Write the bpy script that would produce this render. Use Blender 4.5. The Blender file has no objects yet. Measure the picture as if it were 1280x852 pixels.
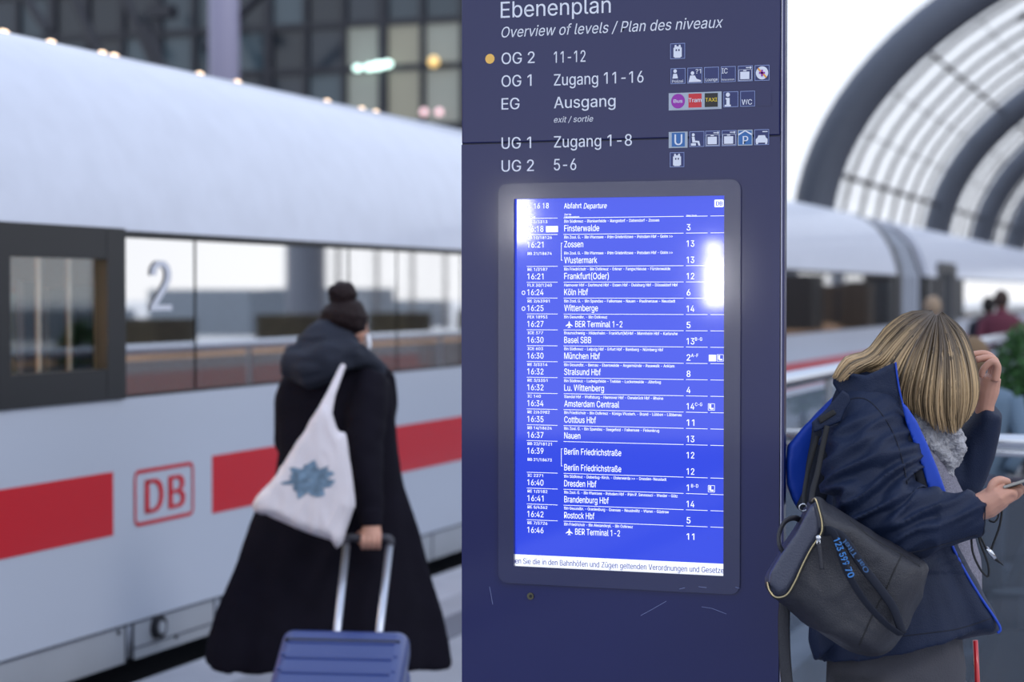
import bpy, math, random
import numpy as np
from mathutils import Vector, Matrix

# ------------------------------------------------------------------ camera, world, light, exposure
sc = bpy.context.scene
C = sc.collection
F = 2507.0
YAW, PITCH = math.radians(19.6), math.radians(-1.35)
EYE = Vector((0, 0, 1.72))
cd = bpy.data.cameras.new('camera'); cam = bpy.data.objects.new('camera', cd); C.objects.link(cam)
cam.location = EYE
cam.rotation_euler = (math.pi / 2 + PITCH, 0, YAW)
cd.sensor_width = 36.0; cd.lens = F / 1280 * 36.0
cd.clip_start = 0.1; cd.clip_end = 2000
cd.dof.use_dof = True; cd.dof.focus_distance = 4.45; cd.dof.aperture_fstop = 2.7; cd.dof.aperture_blades = 9
sc.camera = cam
sc.view_settings.view_transform = 'Standard'; sc.view_settings.look = 'None'
sc.view_settings.exposure = 0.0; sc.view_settings.gamma = 1.0
sc.view_settings.use_curve_mapping = False
sc.cycles.use_denoising = True
sc.cycles.max_bounces = 8; sc.cycles.transparent_max_bounces = 16
sc.cycles.caustics_reflective = False; sc.cycles.caustics_refractive = False
sc.cycles.sample_clamp_indirect = 6.0

w = bpy.data.worlds.new('sky'); sc.world = w; w.use_nodes = True
nt = w.node_tree; nt.nodes.clear()
wo = nt.nodes.new('ShaderNodeOutputWorld'); bg = nt.nodes.new('ShaderNodeBackground')
tc = nt.nodes.new('ShaderNodeTexCoord'); sx = nt.nodes.new('ShaderNodeSeparateXYZ')
rp = nt.nodes.new('ShaderNodeValToRGB')
nt.links.new(tc.outputs['Generated'], sx.inputs[0]); nt.links.new(sx.outputs[2], rp.inputs[0])
rp.color_ramp.elements[0].position = 0.0; rp.color_ramp.elements[0].color = (.92, .96, 1.04, 1)
rp.color_ramp.elements[1].position = 0.7; rp.color_ramp.elements[1].color = (.66, .77, 1.0, 1)
e = rp.color_ramp.elements.new(0.3); e.color = (.84, .93, 1.08, 1)
nt.links.new(rp.outputs[0], bg.inputs[0]); bg.inputs[1].default_value = 1.25
nt.links.new(bg.outputs[0], wo.inputs[0])
sl = bpy.data.lights.new('sun', 'SUN'); sl.energy = 0.75; sl.angle = math.radians(14); sl.color = (1, .95, .9)
so = bpy.data.objects.new('sun', sl); C.objects.link(so); so.rotation_euler = (math.radians(50), 0, math.radians(62))

# ------------------------------------------------------------------ pixel rays (1280 x 852 frame) -> world points on real planes
_R = Matrix.Rotation(YAW, 3, 'Z') @ Matrix.Rotation(PITCH, 3, 'X')
RT, FW, UP = _R @ Vector((1, 0, 0)), _R @ Vector((0, 1, 0)), _R @ Vector((0, 0, 1))
def ray(px, py): return RT * ((px - 640) / F) + UP * ((426 - py) / F) + FW
def V(px, py, Z): return EYE + ray(px, py) * Z
def onX(px, py, X): d = ray(px, py); return EYE + d * (X / d.x)
def onY(px, py, Y): d = ray(px, py); return EYE + d * (Y / d.y)
def onZ(px, py, Z): d = ray(px, py); return EYE + d * ((Z - EYE.z) / d.z)

# ------------------------------------------------------------------ materials
def lin(c):
    c = c / 255.0
    return c / 12.92 if c <= .04045 else ((c + .055) / 1.055) ** 2.4
def rgb(r, g, b): return (lin(r), lin(g), lin(b), 1)
def mat(name, col, rough=.5, metal=0., spec=.5, emit=None, es=1., coat=0., var=0., vscale=6., bump=0., bscale=40., stretch=None, attr=None, alpha=None, trans=0.):
    m = bpy.data.materials.new(name); m.use_nodes = True
    n = m.node_tree.nodes; l = m.node_tree.links; p = n['Principled BSDF']
    p.inputs['Base Color'].default_value = col if len(col) == 4 else (*col, 1)
    p.inputs['Roughness'].default_value = rough; p.inputs['Metallic'].default_value = metal
    p.inputs['Specular IOR Level'].default_value = spec
    p.inputs['Coat Weight'].default_value = coat; p.inputs['Coat Roughness'].default_value = .08
    p.inputs['Transmission Weight'].default_value = trans
    if alpha is not None: p.inputs['Alpha'].default_value = alpha
    if emit:
        p.inputs['Emission Color'].default_value = emit; p.inputs['Emission Strength'].default_value = es
    t = n.new('ShaderNodeTexCoord'); mp = n.new('ShaderNodeMapping'); l.new(t.outputs['Object'], mp.inputs[0])
    if stretch: mp.inputs['Scale'].default_value = stretch
    src = None
    if attr:
        a = n.new('ShaderNodeAttribute'); a.attribute_name = attr; src = a.outputs['Color']
        l.new(src, p.inputs['Base Color'])
    if var:
        no = n.new('ShaderNodeTexNoise'); no.inputs['Scale'].default_value = vscale; no.inputs['Detail'].default_value = 5
        l.new(mp.outputs[0], no.inputs['Vector'])
        mr = n.new('ShaderNodeMapRange'); mr.inputs[1].default_value = .3; mr.inputs[2].default_value = .7
        mr.inputs[3].default_value = 1 - var; mr.inputs[4].default_value = 1 + var
        l.new(no.outputs[0], mr.inputs[0])
        mx = n.new('ShaderNodeVectorMath'); mx.operation = 'SCALE'
        if src: l.new(src, mx.inputs[0])
        else: mx.inputs[0].default_value = p.inputs['Base Color'].default_value[:3]
        l.new(mr.outputs[0], mx.inputs['Scale']); l.new(mx.outputs[0], p.inputs['Base Color'])
    if bump:
        nb = n.new('ShaderNodeTexNoise'); nb.inputs['Scale'].default_value = bscale; nb.inputs['Detail'].default_value = 3
        l.new(mp.outputs[0], nb.inputs['Vector'])
        b = n.new('ShaderNodeBump'); b.inputs['Strength'].default_value = bump; b.inputs['Distance'].default_value = .01
        l.new(nb.outputs[0], b.inputs['Height']); l.new(b.outputs[0], p.inputs['Normal'])
    return m

# ------------------------------------------------------------------ mesh builder
class MB:
    def __init__(s): s.v = []; s.f = []; s.c = []
    def add(s, vs, fs, col=None):
        o = len(s.v); s.v += [tuple(v) for v in vs]; s.f += [tuple(i + o for i in f) for f in fs]
        s.c += [col or (1, 1, 1, 1)] * len(vs); return s
    def box(s, a, b):
        x0, y0, z0 = (min(a[i], b[i]) for i in range(3)); x1, y1, z1 = (max(a[i], b[i]) for i in range(3))
        return s.add([(x0,y0,z0),(x1,y0,z0),(x1,y1,z0),(x0,y1,z0),(x0,y0,z1),(x1,y0,z1),(x1,y1,z1),(x0,y1,z1)],
              [(0,3,2,1),(4,5,6,7),(0,1,5,4),(1,2,6,5),(2,3,7,6),(3,0,4,7)])
    def prism(s, pts, d):
        n = len(pts); d = Vector(d); pts = [Vector(p) for p in pts]
        return s.add(pts + [p + d for p in pts], [tuple(range(n))[::-1], tuple(range(n, 2 * n))] + [(i, (i + 1) % n, (i + 1) % n + n, i + n) for i in range(n)])
    def loft(s, rings, cap=True, closed=True, col=None):
        n = len(rings[0]); vs = [p for r in rings for p in r]; fs = []
        for k in range(len(rings) - 1):
            for i in range(n if closed else n - 1):
                j = (i + 1) % n; fs.append((k * n + i, k * n + j, (k + 1) * n + j, (k + 1) * n + i))
        if cap and closed: fs += [tuple(range(n))[::-1], tuple(range((len(rings) - 1) * n, len(rings) * n))]
        return s.add(vs, fs, col)
    def tube(s, pts, r, n=10, flat=None, col=None, cap=True):
        pts = [Vector(p) for p in pts]; rs = r if hasattr(r, '__len__') else [r] * len(pts)
        rings = []; ref = None
        for i, p in enumerate(pts):
            t = (pts[min(i + 1, len(pts) - 1)] - pts[max(i - 1, 0)])
            t = t.normalized() if t.length > 1e-9 else Vector((0, 0, 1))
            if ref is None:
                ref = Vector(flat) if flat is not None else (Vector((0, 0, 1)) if abs(t.z) < .9 else Vector((1, 0, 0)))
            a = ref - t * ref.dot(t); a.normalize(); b = t.cross(a); ref = a
            ra, rb = rs[i] if hasattr(rs[i], '__len__') else (rs[i], rs[i])
            rings.append([p + a * (ra * math.cos(2 * math.pi * k / n)) + b * (rb * math.sin(2 * math.pi * k / n)) for k in range(n)])
        return s.loft(rings, cap, True, col)
    def ball(s, c, r, n=12, m=8):
        r = r if hasattr(r, '__len__') else (r, r, r); c = Vector(c)
        return s.loft([[c + Vector((r[0] * math.sin(a) * math.cos(2 * math.pi * k / n), r[1] * math.sin(a) * math.sin(2 * math.pi * k / n), -r[2] * math.cos(a))) for k in range(n)]
                       for a in [max(.02, min(math.pi - .02, math.pi * j / m)) for j in range(m + 1)]])
    def mesh(s, name='m', L=(0, 0, 0)):
        me = bpy.data.meshes.new(name); L = Vector(L)
        me.from_pydata([Vector(v) - L for v in s.v], [], s.f)
        if s.c and any(c != (1, 1, 1, 1) for c in s.c):
            ca = me.color_attributes.new('tint', 'FLOAT_COLOR', 'POINT')
            ca.data.foreach_set('color', np.array(s.c, dtype=np.float32).ravel())
        me.validate(); return me

ORG = {}
def thing(name, loc, label, cat, group=None, kind=None):
    o = bpy.data.objects.new(name, None); C.objects.link(o); o.location = loc; ORG[o] = Vector(loc); o.empty_display_size = .1
    o['label'] = label; o['category'] = cat
    if group: o['group'] = group
    if kind: o['kind'] = kind
    return o
def link(name, me, m, parent=None, smooth=False, L=None):
    me.name = name
    o = bpy.data.objects.new(name, me); C.objects.link(o)
    if m: 
        for q in (m if isinstance(m, (list, tuple)) else [m]): me.materials.append(q)
    if smooth: me.polygons.foreach_set('use_smooth', [True] * len(me.polygons))
    if parent: o.parent = parent; ORG[o] = ORG[parent]
    else:
        o.location = L or (0, 0, 0); ORG[o] = Vector(o.location)
    return o
def part(name, mb, m, parent, smooth=False, label=None, kind=None):
    o = link(name, mb.mesh(name, ORG[parent]), m, parent, smooth)
    if label: o['label'] = label
    if kind: o['kind'] = kind
    return o
def base_of(mb):
    a = np.array(mb.v); lo, hi = a.min(0), a.max(0)
    return Vector(((lo[0] + hi[0]) / 2, (lo[1] + hi[1]) / 2, lo[2]))
def solo(name, mb, m, label, cat, group=None, smooth=False):
    L = base_of(mb); o = link(name, mb.mesh(name, L), m, None, smooth, L)
    o['label'] = label; o['category'] = cat
    if group: o['group'] = group
    return o
def struct(name, mb, m, smooth=False, label=None):
    L = base_of(mb); o = link(name, mb.mesh(name, L), m, None, smooth, L); o['kind'] = 'structure'
    if label: o['label'] = label
    return o
def sharp(o, ang=35):
    me = o.data; me.polygons.foreach_set('use_smooth', [True] * len(me.polygons))
    try: me.set_sharp_from_angle(angle=math.radians(ang))
    except Exception: pass
    return o
def bevel(o, wd=.01, seg=3, ang=30):
    b = o.modifiers.new('bevel', 'BEVEL'); b.width = wd; b.segments = seg; b.limit_method = 'ANGLE'; b.angle_limit = math.radians(ang)
    return sharp(o, 50)

random.seed(7); rng = np.random.default_rng(7)

# ------------------------------------------------------------------ ground, platform
XT, XP = -4.70, -4.51               # train side plane, platform edge
M_conc = mat('platform stone', rgb(150, 153, 162), .55, var=.10, vscale=3, bump=.15, bscale=90)
M_band = mat('dark paving band', rgb(96, 100, 112), .6, var=.1, vscale=4)
M_edge = mat('pale edge stone', rgb(172, 175, 184), .6, var=.08, vscale=5)
M_ball = mat('trackbed gravel', rgb(84, 80, 78), .95, var=.3, vscale=30, bump=1, bscale=60)
mb = MB().box((-60, -30, -1.4), (70, 400, -1.2)); struct('ground', mb, M_ball)
SX0, SX1, SY0, SY1 = -1.85, 1.1, 7.5, 16.0       # stair well
mb = MB()
for a, b in [((XP, -12), (SX0, 70)), ((SX0, -12), (3.4, SY0)), ((SX1, SY0), (3.4, SY1)), ((SX0, SY1), (3.4, 70))]:
    mb.box((a[0], a[1], -.9), (b[0], b[1], 0))
struct('platform', mb, M_conc)
struct('platform_edge', MB().box((XP - .02, -12, -.12), (XP + .38, 70, .004)), M_edge)
a = onZ(577, 764, 0).x; b = onZ(577, 792, 0).x
struct('paving_band', MB().box((a, -12, 0), (b, 70, .005)), M_band)
# stairs going down inside the well
M_stairw = mat('stair granite', rgb(92, 98, 108), .5, var=.15, vscale=8)
mb = MB()
for i in range(10): mb.box((SX0, SY1 - .3 * i - .3, -.17 * (i + 1) - .3), (SX1, SY1 - .3 * i, -.17 * (i + 1)))
struct('stairs', mb, M_stairw)

# ------------------------------------------------------------------ train
M_white = mat('white train paint', rgb(184, 191, 205), .32, coat=.25, var=.05, vscale=.7, stretch=(1, .25, 1), spec=.5)
M_grey = mat('light grey roof paint', rgb(198, 203, 218), .35, coat=.3, var=.04)
M_skirt = mat('skirt paint', rgb(160, 164, 172), .5, var=.06, vscale=2)
M_black = mat('black window frame', rgb(16, 17, 22), .45)
M_dark = mat('dark underframe', rgb(24, 26, 34), .8)
M_red = mat('traffic red paint', rgb(196, 22, 36), .35, coat=.2)
M_int = mat('tan cabin wall', rgb(178, 142, 104), .7)
M_seat = mat('dark blue seat cloth', rgb(35, 40, 60), .9)
M_lamp_w = mat('warm cabin lamp', (1, .8, .55, 1), .5, emit=(1, .74, .46, 1), es=14)
M_bar = mat('brushed pole', rgb(170, 172, 176), .3, metal=1)
def mirror_glass(name, refl, tint, rough=.02, base=(.01, .011, .013, 1)):
    m = bpy.data.materials.new(name); m.use_nodes = True; n = m.node_tree.nodes; l = m.node_tree.links; n.clear()
    o = n.new('ShaderNodeOutputMaterial'); g = n.new('ShaderNodeBsdfGlossy'); d = n.new('ShaderNodeBsdfDiffuse'); mx = n.new('ShaderNodeMixShader')
    g.inputs[0].default_value = tint; g.inputs[1].default_value = rough; d.inputs[0].default_value = base
    lw = n.new('ShaderNodeLayerWeight'); lw.inputs[0].default_value = refl
    l.new(lw.outputs[1], mx.inputs[0]); l.new(d.outputs[0], mx.inputs[1]); l.new(g.outputs[0], mx.inputs[2]); l.new(mx.outputs[0], o.inputs[0]); return m
M_pane = mirror_glass('coated train glass', .8, (1, .97, .93, 1))
M_clear = bpy.data.materials.new('clear window glass'); M_clear.use_nodes = True
def clear_glass(m, refl=.2, tint=(.85, .9, .9, 1), diff=0., dcol=(.7, .75, .8, 1)):
    n = m.node_tree.nodes; l = m.node_tree.links; n.clear()
    o = n.new('ShaderNodeOutputMaterial'); g = n.new('ShaderNodeBsdfGlossy'); d = n.new('ShaderNodeBsdfTransparent'); mx = n.new('ShaderNodeMixShader')
    g.inputs[1].default_value = .03; d.inputs[0].default_value = tint; lw = n.new('ShaderNodeLayerWeight'); lw.inputs[0].default_value = refl
    l.new(lw.outputs[1], mx.inputs[0]); l.new(d.outputs[0], mx.inputs[1]); l.new(g.outputs[0], mx.inputs[2])
    if diff:
        df = n.new('ShaderNodeBsdfDiffuse'); df.inputs[0].default_value = dcol; m2 = n.new('ShaderNodeMixShader'); m2.inputs[0].default_value = diff
        l.new(mx.outputs[0], m2.inputs[1]); l.new(df.outputs[0], m2.inputs[2]); l.new(m2.outputs[0], o.inputs[0])
    else: l.new(mx.outputs[0], o.inputs[0])
clear_glass(M_clear, .12)
def tY(px): return onX(px, 367, XT).y
ZW0, ZW1 = 1.245, 1.994
ROOF = [(0, ZW1), (.02, 2.12), (.055, 2.25), (.12, 2.42), (.21, 2.58), (.33, 2.73), (.5, 2.86), (.7, 2.945), (1.0, 3.0), (1.5, 3.03)]
def strip(prof, y0, y1, seg=1):
    ys = [y0 + (y1 - y0) * i / seg for i in range(seg + 1)]
    return MB().loft([[(XT - i, y, z) for i, z in prof] for y in ys], closed=False)
def extr(prof, y0, y1):                 # closed profile extruded along the train
    return MB().loft([[(XT - i, y, z) for i, z in prof] for y in (y0, y1)])
def full(prof): return prof + [(2.9 - i, z) for i, z in prof[::-1]]
def coach(y0, y1, label, doors=(), cabin=None, stripes=(), dividers=()):
    t = thing('train_coach', (XT - 1.45, (y0 + y1) / 2, -.9), label, 'train', 'coaches of the white high speed train')
    side = [(.03, .05), (0, .22), (0, ZW0)]
    part('side_panel', extr(side + [(.06, ZW0), (.06, .05)], y0, y1), M_white, t)
    sharp(part('roof', extr(ROOF + [(1.5, 2.9), (.4, ZW1)], y0, y1), M_grey, t), 60)
    r2 = MB().loft([[(XT - 2.9 + i, y, z) for i, z in ROOF + [(1.4, 3.03), (1.4, 2.9), (.4, ZW1)]] for y in (y0, y1)])
    sharp(part('roof_far_side', r2, M_white, t), 60)
    part('far_side', MB().box((XT - 2.9, y0, .1), (XT - 2.84, y1, ZW1)), M_white, t)
    part('floor_frame', MB().box((XT - 2.84, y0, .1), (XT - .06, y1, .4)).box((XT - 2.5, y0 + 1, -1.0), (XT - .25, y1 - 1, .1)), M_dark, t)
    yb = cabin[1] if cabin else y0
    part('window_band', MB().box((XT - .10, yb, ZW0), (XT - .022, y1, ZW1)).box((XT - .1, y0, ZW1 - .012), (XT + .004, y1, ZW1 + .012)), M_black, t)
    for q0, q1 in zip(dividers[:-1], dividers[1:]):
        part('window_pane', MB().box((XT - .022, q0 + .012, ZW0 + .015), (XT - .006, q1 - .012, ZW1 - .02)), M_pane, t)
    for s0, s1 in stripes:
        part('red_stripe', MB().box((XT, s0, .637), (XT + .003, s1, .922)), M_red, t)
    if cabin:
        c0, c1 = cabin
        ce = 11.8
        part('cabin_lining', MB().box((XT - 1.9, c0, 1.0), (XT - 1.86, ce, 2.05)).box((XT - 1.9, ce - .04, .9), (XT - .12, ce, 2.05)).box((XT - 1.9, c0, .9), (XT - .12, ce, 1.0)).box((XT - 1.9, c0, 2.02), (XT - .12, ce, 2.06)), M_int, t)
        part('cabin_light', MB().box((XT - 1.2, c0 + .2, 1.97), (XT - .7, c1 - .3, 2.0)), M_lamp_w, t)
        o = part('door_frame', MB().box((XT - .05, c0, ZW0), (XT + .012, c1, ZW0 + .14)).box((XT - .05, c0, ZW1 - .12), (XT + .012, c1, ZW1 + .02)).box((XT - .05, c1 - .16, ZW0 + .001), (XT + .0135, c1, ZW1 + .018)).box((XT - .05, c0, ZW0 + .001), (XT + .0135, c0 + .1, ZW1 + .018)).box((XT - .05, tY(4) - .07, ZW0), (XT + .014, tY(4) + .03, ZW1)), M_black, t)
        part('door_window_pane', MB().box((XT - .03, c0 + .1, ZW0 + .14), (XT - .02, c1 - .16, ZW1 - .12)), M_clear, t)
        for px0, px1, dd, zt_, mm in ((8, 27, .9, 1.72, M_mint), (30, 44, .6, 1.78, M_seat), (62, 84, 1.2, 1.75, M_teal), (90, 117, .8, 1.76, M_seat), (119, 134, 1.3, 1.76, M_mint), (20, 60, .45, 1.35, M_teal), (70, 135, .5, 1.33, M_brn)):
            ya_, yb_ = onX(px0, 400, XT - dd).y, onX(px1, 400, XT - dd).y
            part('partition_panel', MB().box((XT - dd, ya_, 1.0), (XT - dd - .04, yb_, zt_)), mm, t)
        for px_ in (50, 88):
            yy = onX(px_, 400, XT - .5).y; part('grab_pole', MB().tube([(XT - .5, yy, 1.0), (XT - .5, yy, 2.02)], .02, 8), M_bar, t)
    return t
M_teal = mat('dark teal panel', rgb(58, 70, 74), .5); M_brn = mat('brown seat cloth', rgb(80, 64, 54), .9)
M_mint = mat('pale green partition', rgb(150, 175, 165), .3)
divs = [tY(150) + .02, tY(245), tY(437), tY(497), tY(577)] + [tY(577) + 2.05 * k for k in range(1, 9)]
YE1 = tY(1128); divs = [d for d in divs if d < YE1 - 1.3] + [YE1 - 1.0]
t1 = coach(3.0, YE1, 'near coach of the white train with a numeral 2 and red framed logo',
           cabin=(3.2, tY(154)), stripes=[(3.0, onX(141, 630, XT).y), (onX(265, 600, XT).y, YE1 - .25)], dividers=divs)
YE2 = tY(1160)
t2 = coach(YE2, 70.0, 'far coach of the white high speed train beyond the gangway, with a dark door',
           stripes=[(tY(1200), 69.9)], dividers=[tY(1205) + 2.1 * k for k in range(13)])
g = thing('gangway_bellows', (XT - 1.45, (YE1 + YE2) / 2, -.4), 'ribbed grey gangway joining the two train coaches', 'gangway')
M_bel = mat('grey bellows rubber', rgb(140, 146, 158), .7)
PR = [(.12, .1), (.12, 2.0), (.3, 2.5), (.6, 2.82), (1.45, 2.93), (2.3, 2.82), (2.6, 2.5), (2.78, 2.0), (2.78, .1)]
nb = 7
for k in range(nb):
    ya = YE1 + (YE2 - YE1) * k / nb; yb = YE1 + (YE2 - YE1) * (k + 1) / nb
    part('rib', extr([(i - .04, z) for i, z in PR[:5]] + [(1.45, 2.8)] + [(.3, .1)], ya + .05, yb - .05), M_bel if k != nb - 1 else M_black, g)
part('inner_tunnel', extr([(.2, .1), (.2, 2.2), (.8, 2.75), (2.1, 2.75), (2.7, 2.2), (2.7, .1)], YE1, YE2), M_dark, g)
# dark end ring of the near coach and the door of the far coach
part('end_trim', extr([(-.006, .1), (-.006, ZW1)] + [(i - .008, z + .004) for i, z in ROOF[1:]] + [(1.4, 2.98), (.5, 2.7), (.1, 2), (.1, .1)], YE1 - .5, YE1 - .05), M_black, t1)
dr = part('door', MB().prism([(XT + .004, y, z) for y, z in [(tY(1172), .12), (tY(1196), .12), (tY(1196), 2.15), (tY(1194), 2.27), (tY(1175), 2.27), (tY(1172), 2.15)]], (-.2, 0, 0)), M_black, t2, label='dark entrance door')
part('door_pane', MB().box((XT + .006, tY(1179), 1.1), (XT + .012, tY(1190), 2.1)), M_dark, dr)
# skirt details on the near coach
lines = MB()
zl, zl2 = .215, .10
M_line = mat('panel gap', rgb(70, 74, 84), .8)
gaps = [3.1, onX(157, 790, XT).y, onX(166, 790, XT).y, onX(268, 750, XT).y, onX(276, 750, XT).y] + [onX(540, 680, XT).y + 1.9 * k for k in range(-1, 8)]
gaps = sorted(gaps)
part('panel_gap', MB().box((XT, 3.1, zl - .005), (XT + .003, YE1 - .6, zl + .005)), M_line, t1)
for y in gaps: part('panel_gap', MB().box((XT - .002, y - .006, .05), (XT + .003, y + .006, zl)), M_line, t1)
for y0, y1 in zip(gaps[:-1], gaps[1:]):
    if y1 - y0 > .3: part('skirt_panel', MB().box((XT - .01, y0 + .012, .045), (XT + .0015, y1 - .012, zl - .01)), M_skirt, t1)
part('panel_gap', MB().box((XT, onX(166, 790, XT).y, .092), (XT + .0035, onX(268, 750, XT).y, .1)), M_line, t1)
c = onX(195, 783, XT)
v = part('vent_ring', MB().tube([(XT - .01, c.y, c.z), (XT + .03, c.y, c.z)], .055, 20), M_dark, t1)
part('vent_cap', MB().tube([(XT + .02, c.y, c.z), (XT + .036, c.y, c.z)], .03, 16), M_skirt, v)
c = onX(147, 790, XT); part('lock_bolt', MB().tube([(XT - .01, c.y, c.z), (XT + .01, c.y, c.z)], .01, 10), M_dark, t1)
c = onX(219, 795, XT); part('lock_bolt', MB().tube([(XT - .01, c.y, c.z), (XT + .01, c.y, c.z)], .01, 10), M_dark, t1)

# ------------------------------------------------------------------ lettering
FONT = None
try:      # Blender's own bundled interface font; the built-in font is used where it is missing
    import os
    _f = os.path.join(bpy.utils.system_resource('DATAFILES'), 'fonts', 'Inter.woff2')
    if os.path.exists(_f): FONT = bpy.data.fonts.load(_f)
except Exception: FONT = None
from mathutils.geometry import tessellate_polygon
_TC = {}
def text_mb(s, bold=0., shear=0., space=1.):
    """outline letters -> flat triangles; every outer contour filled on its own, bold = copies shifted sideways"""
    key = (s, shear)
    if key not in _TC:
        cu = bpy.data.curves.new('t', 'FONT'); cu.body = s; cu.shear = shear; cu.size = 1
        if FONT: cu.font = FONT
        o = bpy.data.objects.new('t', cu); C.objects.link(o)
        c = o.to_curve(DG()); outs, holes = [], []
        loops = []
        for sp in c.splines:
            bp = sp.bezier_points; n = len(bp); pts = []
            for i in range(n):
                a, b = bp[i], bp[(i + 1) % n]
                pts.append((a.co.x, a.co.y))
                d = (b.co - a.co); q = (a.handle_right - a.co); r = (b.handle_left - b.co)
                if abs(d.x * q.y - d.y * q.x) + abs(d.x * r.y - d.y * r.x) > 1e-4:
                    for t in (.33, .67):
                        p = a.co * (1 - t) ** 3 + a.handle_right * 3 * t * (1 - t) ** 2 + b.handle_left * 3 * t * t * (1 - t) + b.co * t ** 3
                        pts.append((p.x, p.y))
            A = sum(pts[i][0] * pts[(i + 1) % len(pts)][1] - pts[(i + 1) % len(pts)][0] * pts[i][1] for i in range(len(pts))) / 2
            ys = [p[1] for p in pts]; xs = [p[0] for p in pts]
            if n == 4 and max(ys) < .07 and min(ys) > -.01 and .2 < max(xs) - min(xs) < .42: continue      # foot of the digit one
            if len(pts) > 2: loops.append((A, pts))
        o.to_curve_clear(); bpy.data.objects.remove(o); bpy.data.curves.remove(cu)
        sg = 1 if loops and max(loops, key=lambda l: abs(l[0]))[0] > 0 else -1
        outs = [l[1] for l in loops if l[0] * sg > 0]; holes = [l[1] for l in loops if l[0] * sg <= 0]
        def inside(p, P):
            r = False
            for i in range(len(P)):
                (x1, y1), (x2, y2) = P[i], P[i - 1]
                if (y1 > p[1]) != (y2 > p[1]) and p[0] < (x2 - x1) * (p[1] - y1) / (y2 - y1) + x1: r = not r
            return r
        V_, F_ = [], []
        for P in outs:
            hs = [h for h in holes if inside(h[0], P)]
            ls = [[Vector((x, y, 0)) for x, y in q] for q in [P] + hs]; fl = [p for l in ls for p in l]; b0 = len(V_)
            V_ += [(p.x, p.y) for p in fl]
            for t in tessellate_polygon(ls): F_.append(tuple(b0 + (k if isinstance(k, int) else k) for k in t))
        _TC[key] = (V_, F_)
    vs, fs = _TC[key]
    if bold and vs:
        n = len(vs); b = bold * .6
        return [(x - b, y) for x, y in vs] + [(x + b, y) for x, y in vs], fs + [tuple(i + n for i in f) for f in fs]
    return vs, fs
def DG(): return bpy.context.evaluated_depsgraph_get()
CAP = None
def put_text(mb, s, org, ux, uz, x1=None, cap=None, bold=0., shear=0., space=1., wscale=.86):
    """text on a plane: origin, unit vectors; cap = capital height, x1 = total width (fits) """
    global CAP
    if CAP is None: CAP = max(v[1] for v in text_mb('H')[0])
    vs, fs = text_mb(s, bold, shear, space)
    if not vs: return
    k = cap / CAP; xm = min(v[0] for v in vs); xM = max(v[0] for v in vs)
    kx = (x1 / (xM - xm)) if x1 else k * wscale
    nn = ux.cross(uz) * .00004; h_ = len(vs) // 2 if bold else len(vs)
    mb.add([org + ux * ((v[0] - xm) * kx) + uz * (v[1] * k) + (nn if i >= h_ else nn * 0) for i, v in enumerate(vs)], fs)
# logo and numeral on the near coach
def ringrect(mb, P, w, h, r, t):
    def rr(w, h, r, n=6):
        out = []
        for cx, cy, a0 in ((w - r, r, -90), (w - r, h - r, 0), (r, h - r, 90), (r, r, 180)):
            for i in range(n + 1): a = math.radians(a0 + 90 * i / n); out.append((cx + r * math.cos(a), cy + r * math.sin(a)))
        return out
    o = rr(w, h, r); i_ = [(x + t, y + t) for x, y in rr(w - 2 * t, h - 2 * t, max(r - t, .0005))]; n = len(o)
    mb.add([P(*p) for p in o] + [P(*p) for p in i_], [(k, (k + 1) % n, (k + 1) % n + n, k + n) for k in range(n)])
def rrect_pts(w, h, r, n=5):
    out = []
    for cx, cy, a0 in ((w - r, r, -90), (w - r, h - r, 0), (r, h - r, 90), (r, r, 180)):
        for i in range(n + 1): a = math.radians(a0 + 90 * i / n); out.append((cx + r * math.cos(a), cy + r * math.sin(a)))
    return out
ya, yb_ = onX(167, 620, XT).y, onX(241.5, 615, XT).y
za, zb = onX(167, 659, XT).z, onX(167, 588, XT).z
mb = MB(); xo = XT + .004
ringrect(mb, lambda u, v: Vector((xo, ya + u, za + v)), yb_ - ya, zb - za, .04, .018)
W, H = yb_ - ya, zb - za
put_text(mb, 'D', Vector((xo, ya + W * .17, za + H * .2)), Vector((0, 1, 0)), Vector((0, 0, 1)), x1=W * .31, cap=H * .6, bold=.035)
put_text(mb, 'B', Vector((xo, ya + W * .56, za + H * .2)), Vector((0, 1, 0)), Vector((0, 0, 1)), x1=W * .29, cap=H * .6, bold=.035)
part('logo', mb, M_red, t1, label='red framed letters DB')
mb = MB(); M_num = mat('pale grey film', rgb(205, 208, 218), .6)
p0 = onX(188, 388, XT)
put_text(mb, '2', Vector((XT + .001, p0.y, p0.z)), Vector((0, 1, 0)), Vector((0, 0, 1)), x1=.2, cap=onX(188, 326, XT).z - p0.z, bold=.03)
part('class_numeral', mb, M_num, t1)

# ------------------------------------------------------------------ glazed building beyond the train (upper left)
YF = 60.0
M_mull = mat('dark steel mullion', rgb(34, 36, 46), .5)
fx0, fx1 = onY(-60, 50, YF).x, onY(840, 50, YF).x
def fz(py): return onY(290, py, YF).z
b = thing('glass_building', ((fx0 + fx1) / 2, YF + 5, -1.2), 'dark glazed office building beyond the train with lit rooms', 'building')
part('back_wall', MB().box((fx0, YF + 6, -1.2), (fx1, YF + 6.3, 17)).box((fx0, YF + .2, 16.6), (fx1, YF + 6, 17)), mat('dark core wall', rgb(38, 40, 48), .9), b)
fp = [mat('smoky glass %d' % i, rgb(*c), .12, spec=.6) for i, c in enumerate([(38, 48, 60), (52, 66, 76), (30, 38, 48), (66, 82, 92)])]
M_lit = mat('lit office glass', rgb(120, 125, 120), .2, emit=rgb(118, 122, 116), es=.55)
M_lit2 = mat('lit beige office glass', rgb(120, 115, 100), .2, emit=rgb(122, 126, 118), es=.55)
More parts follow.
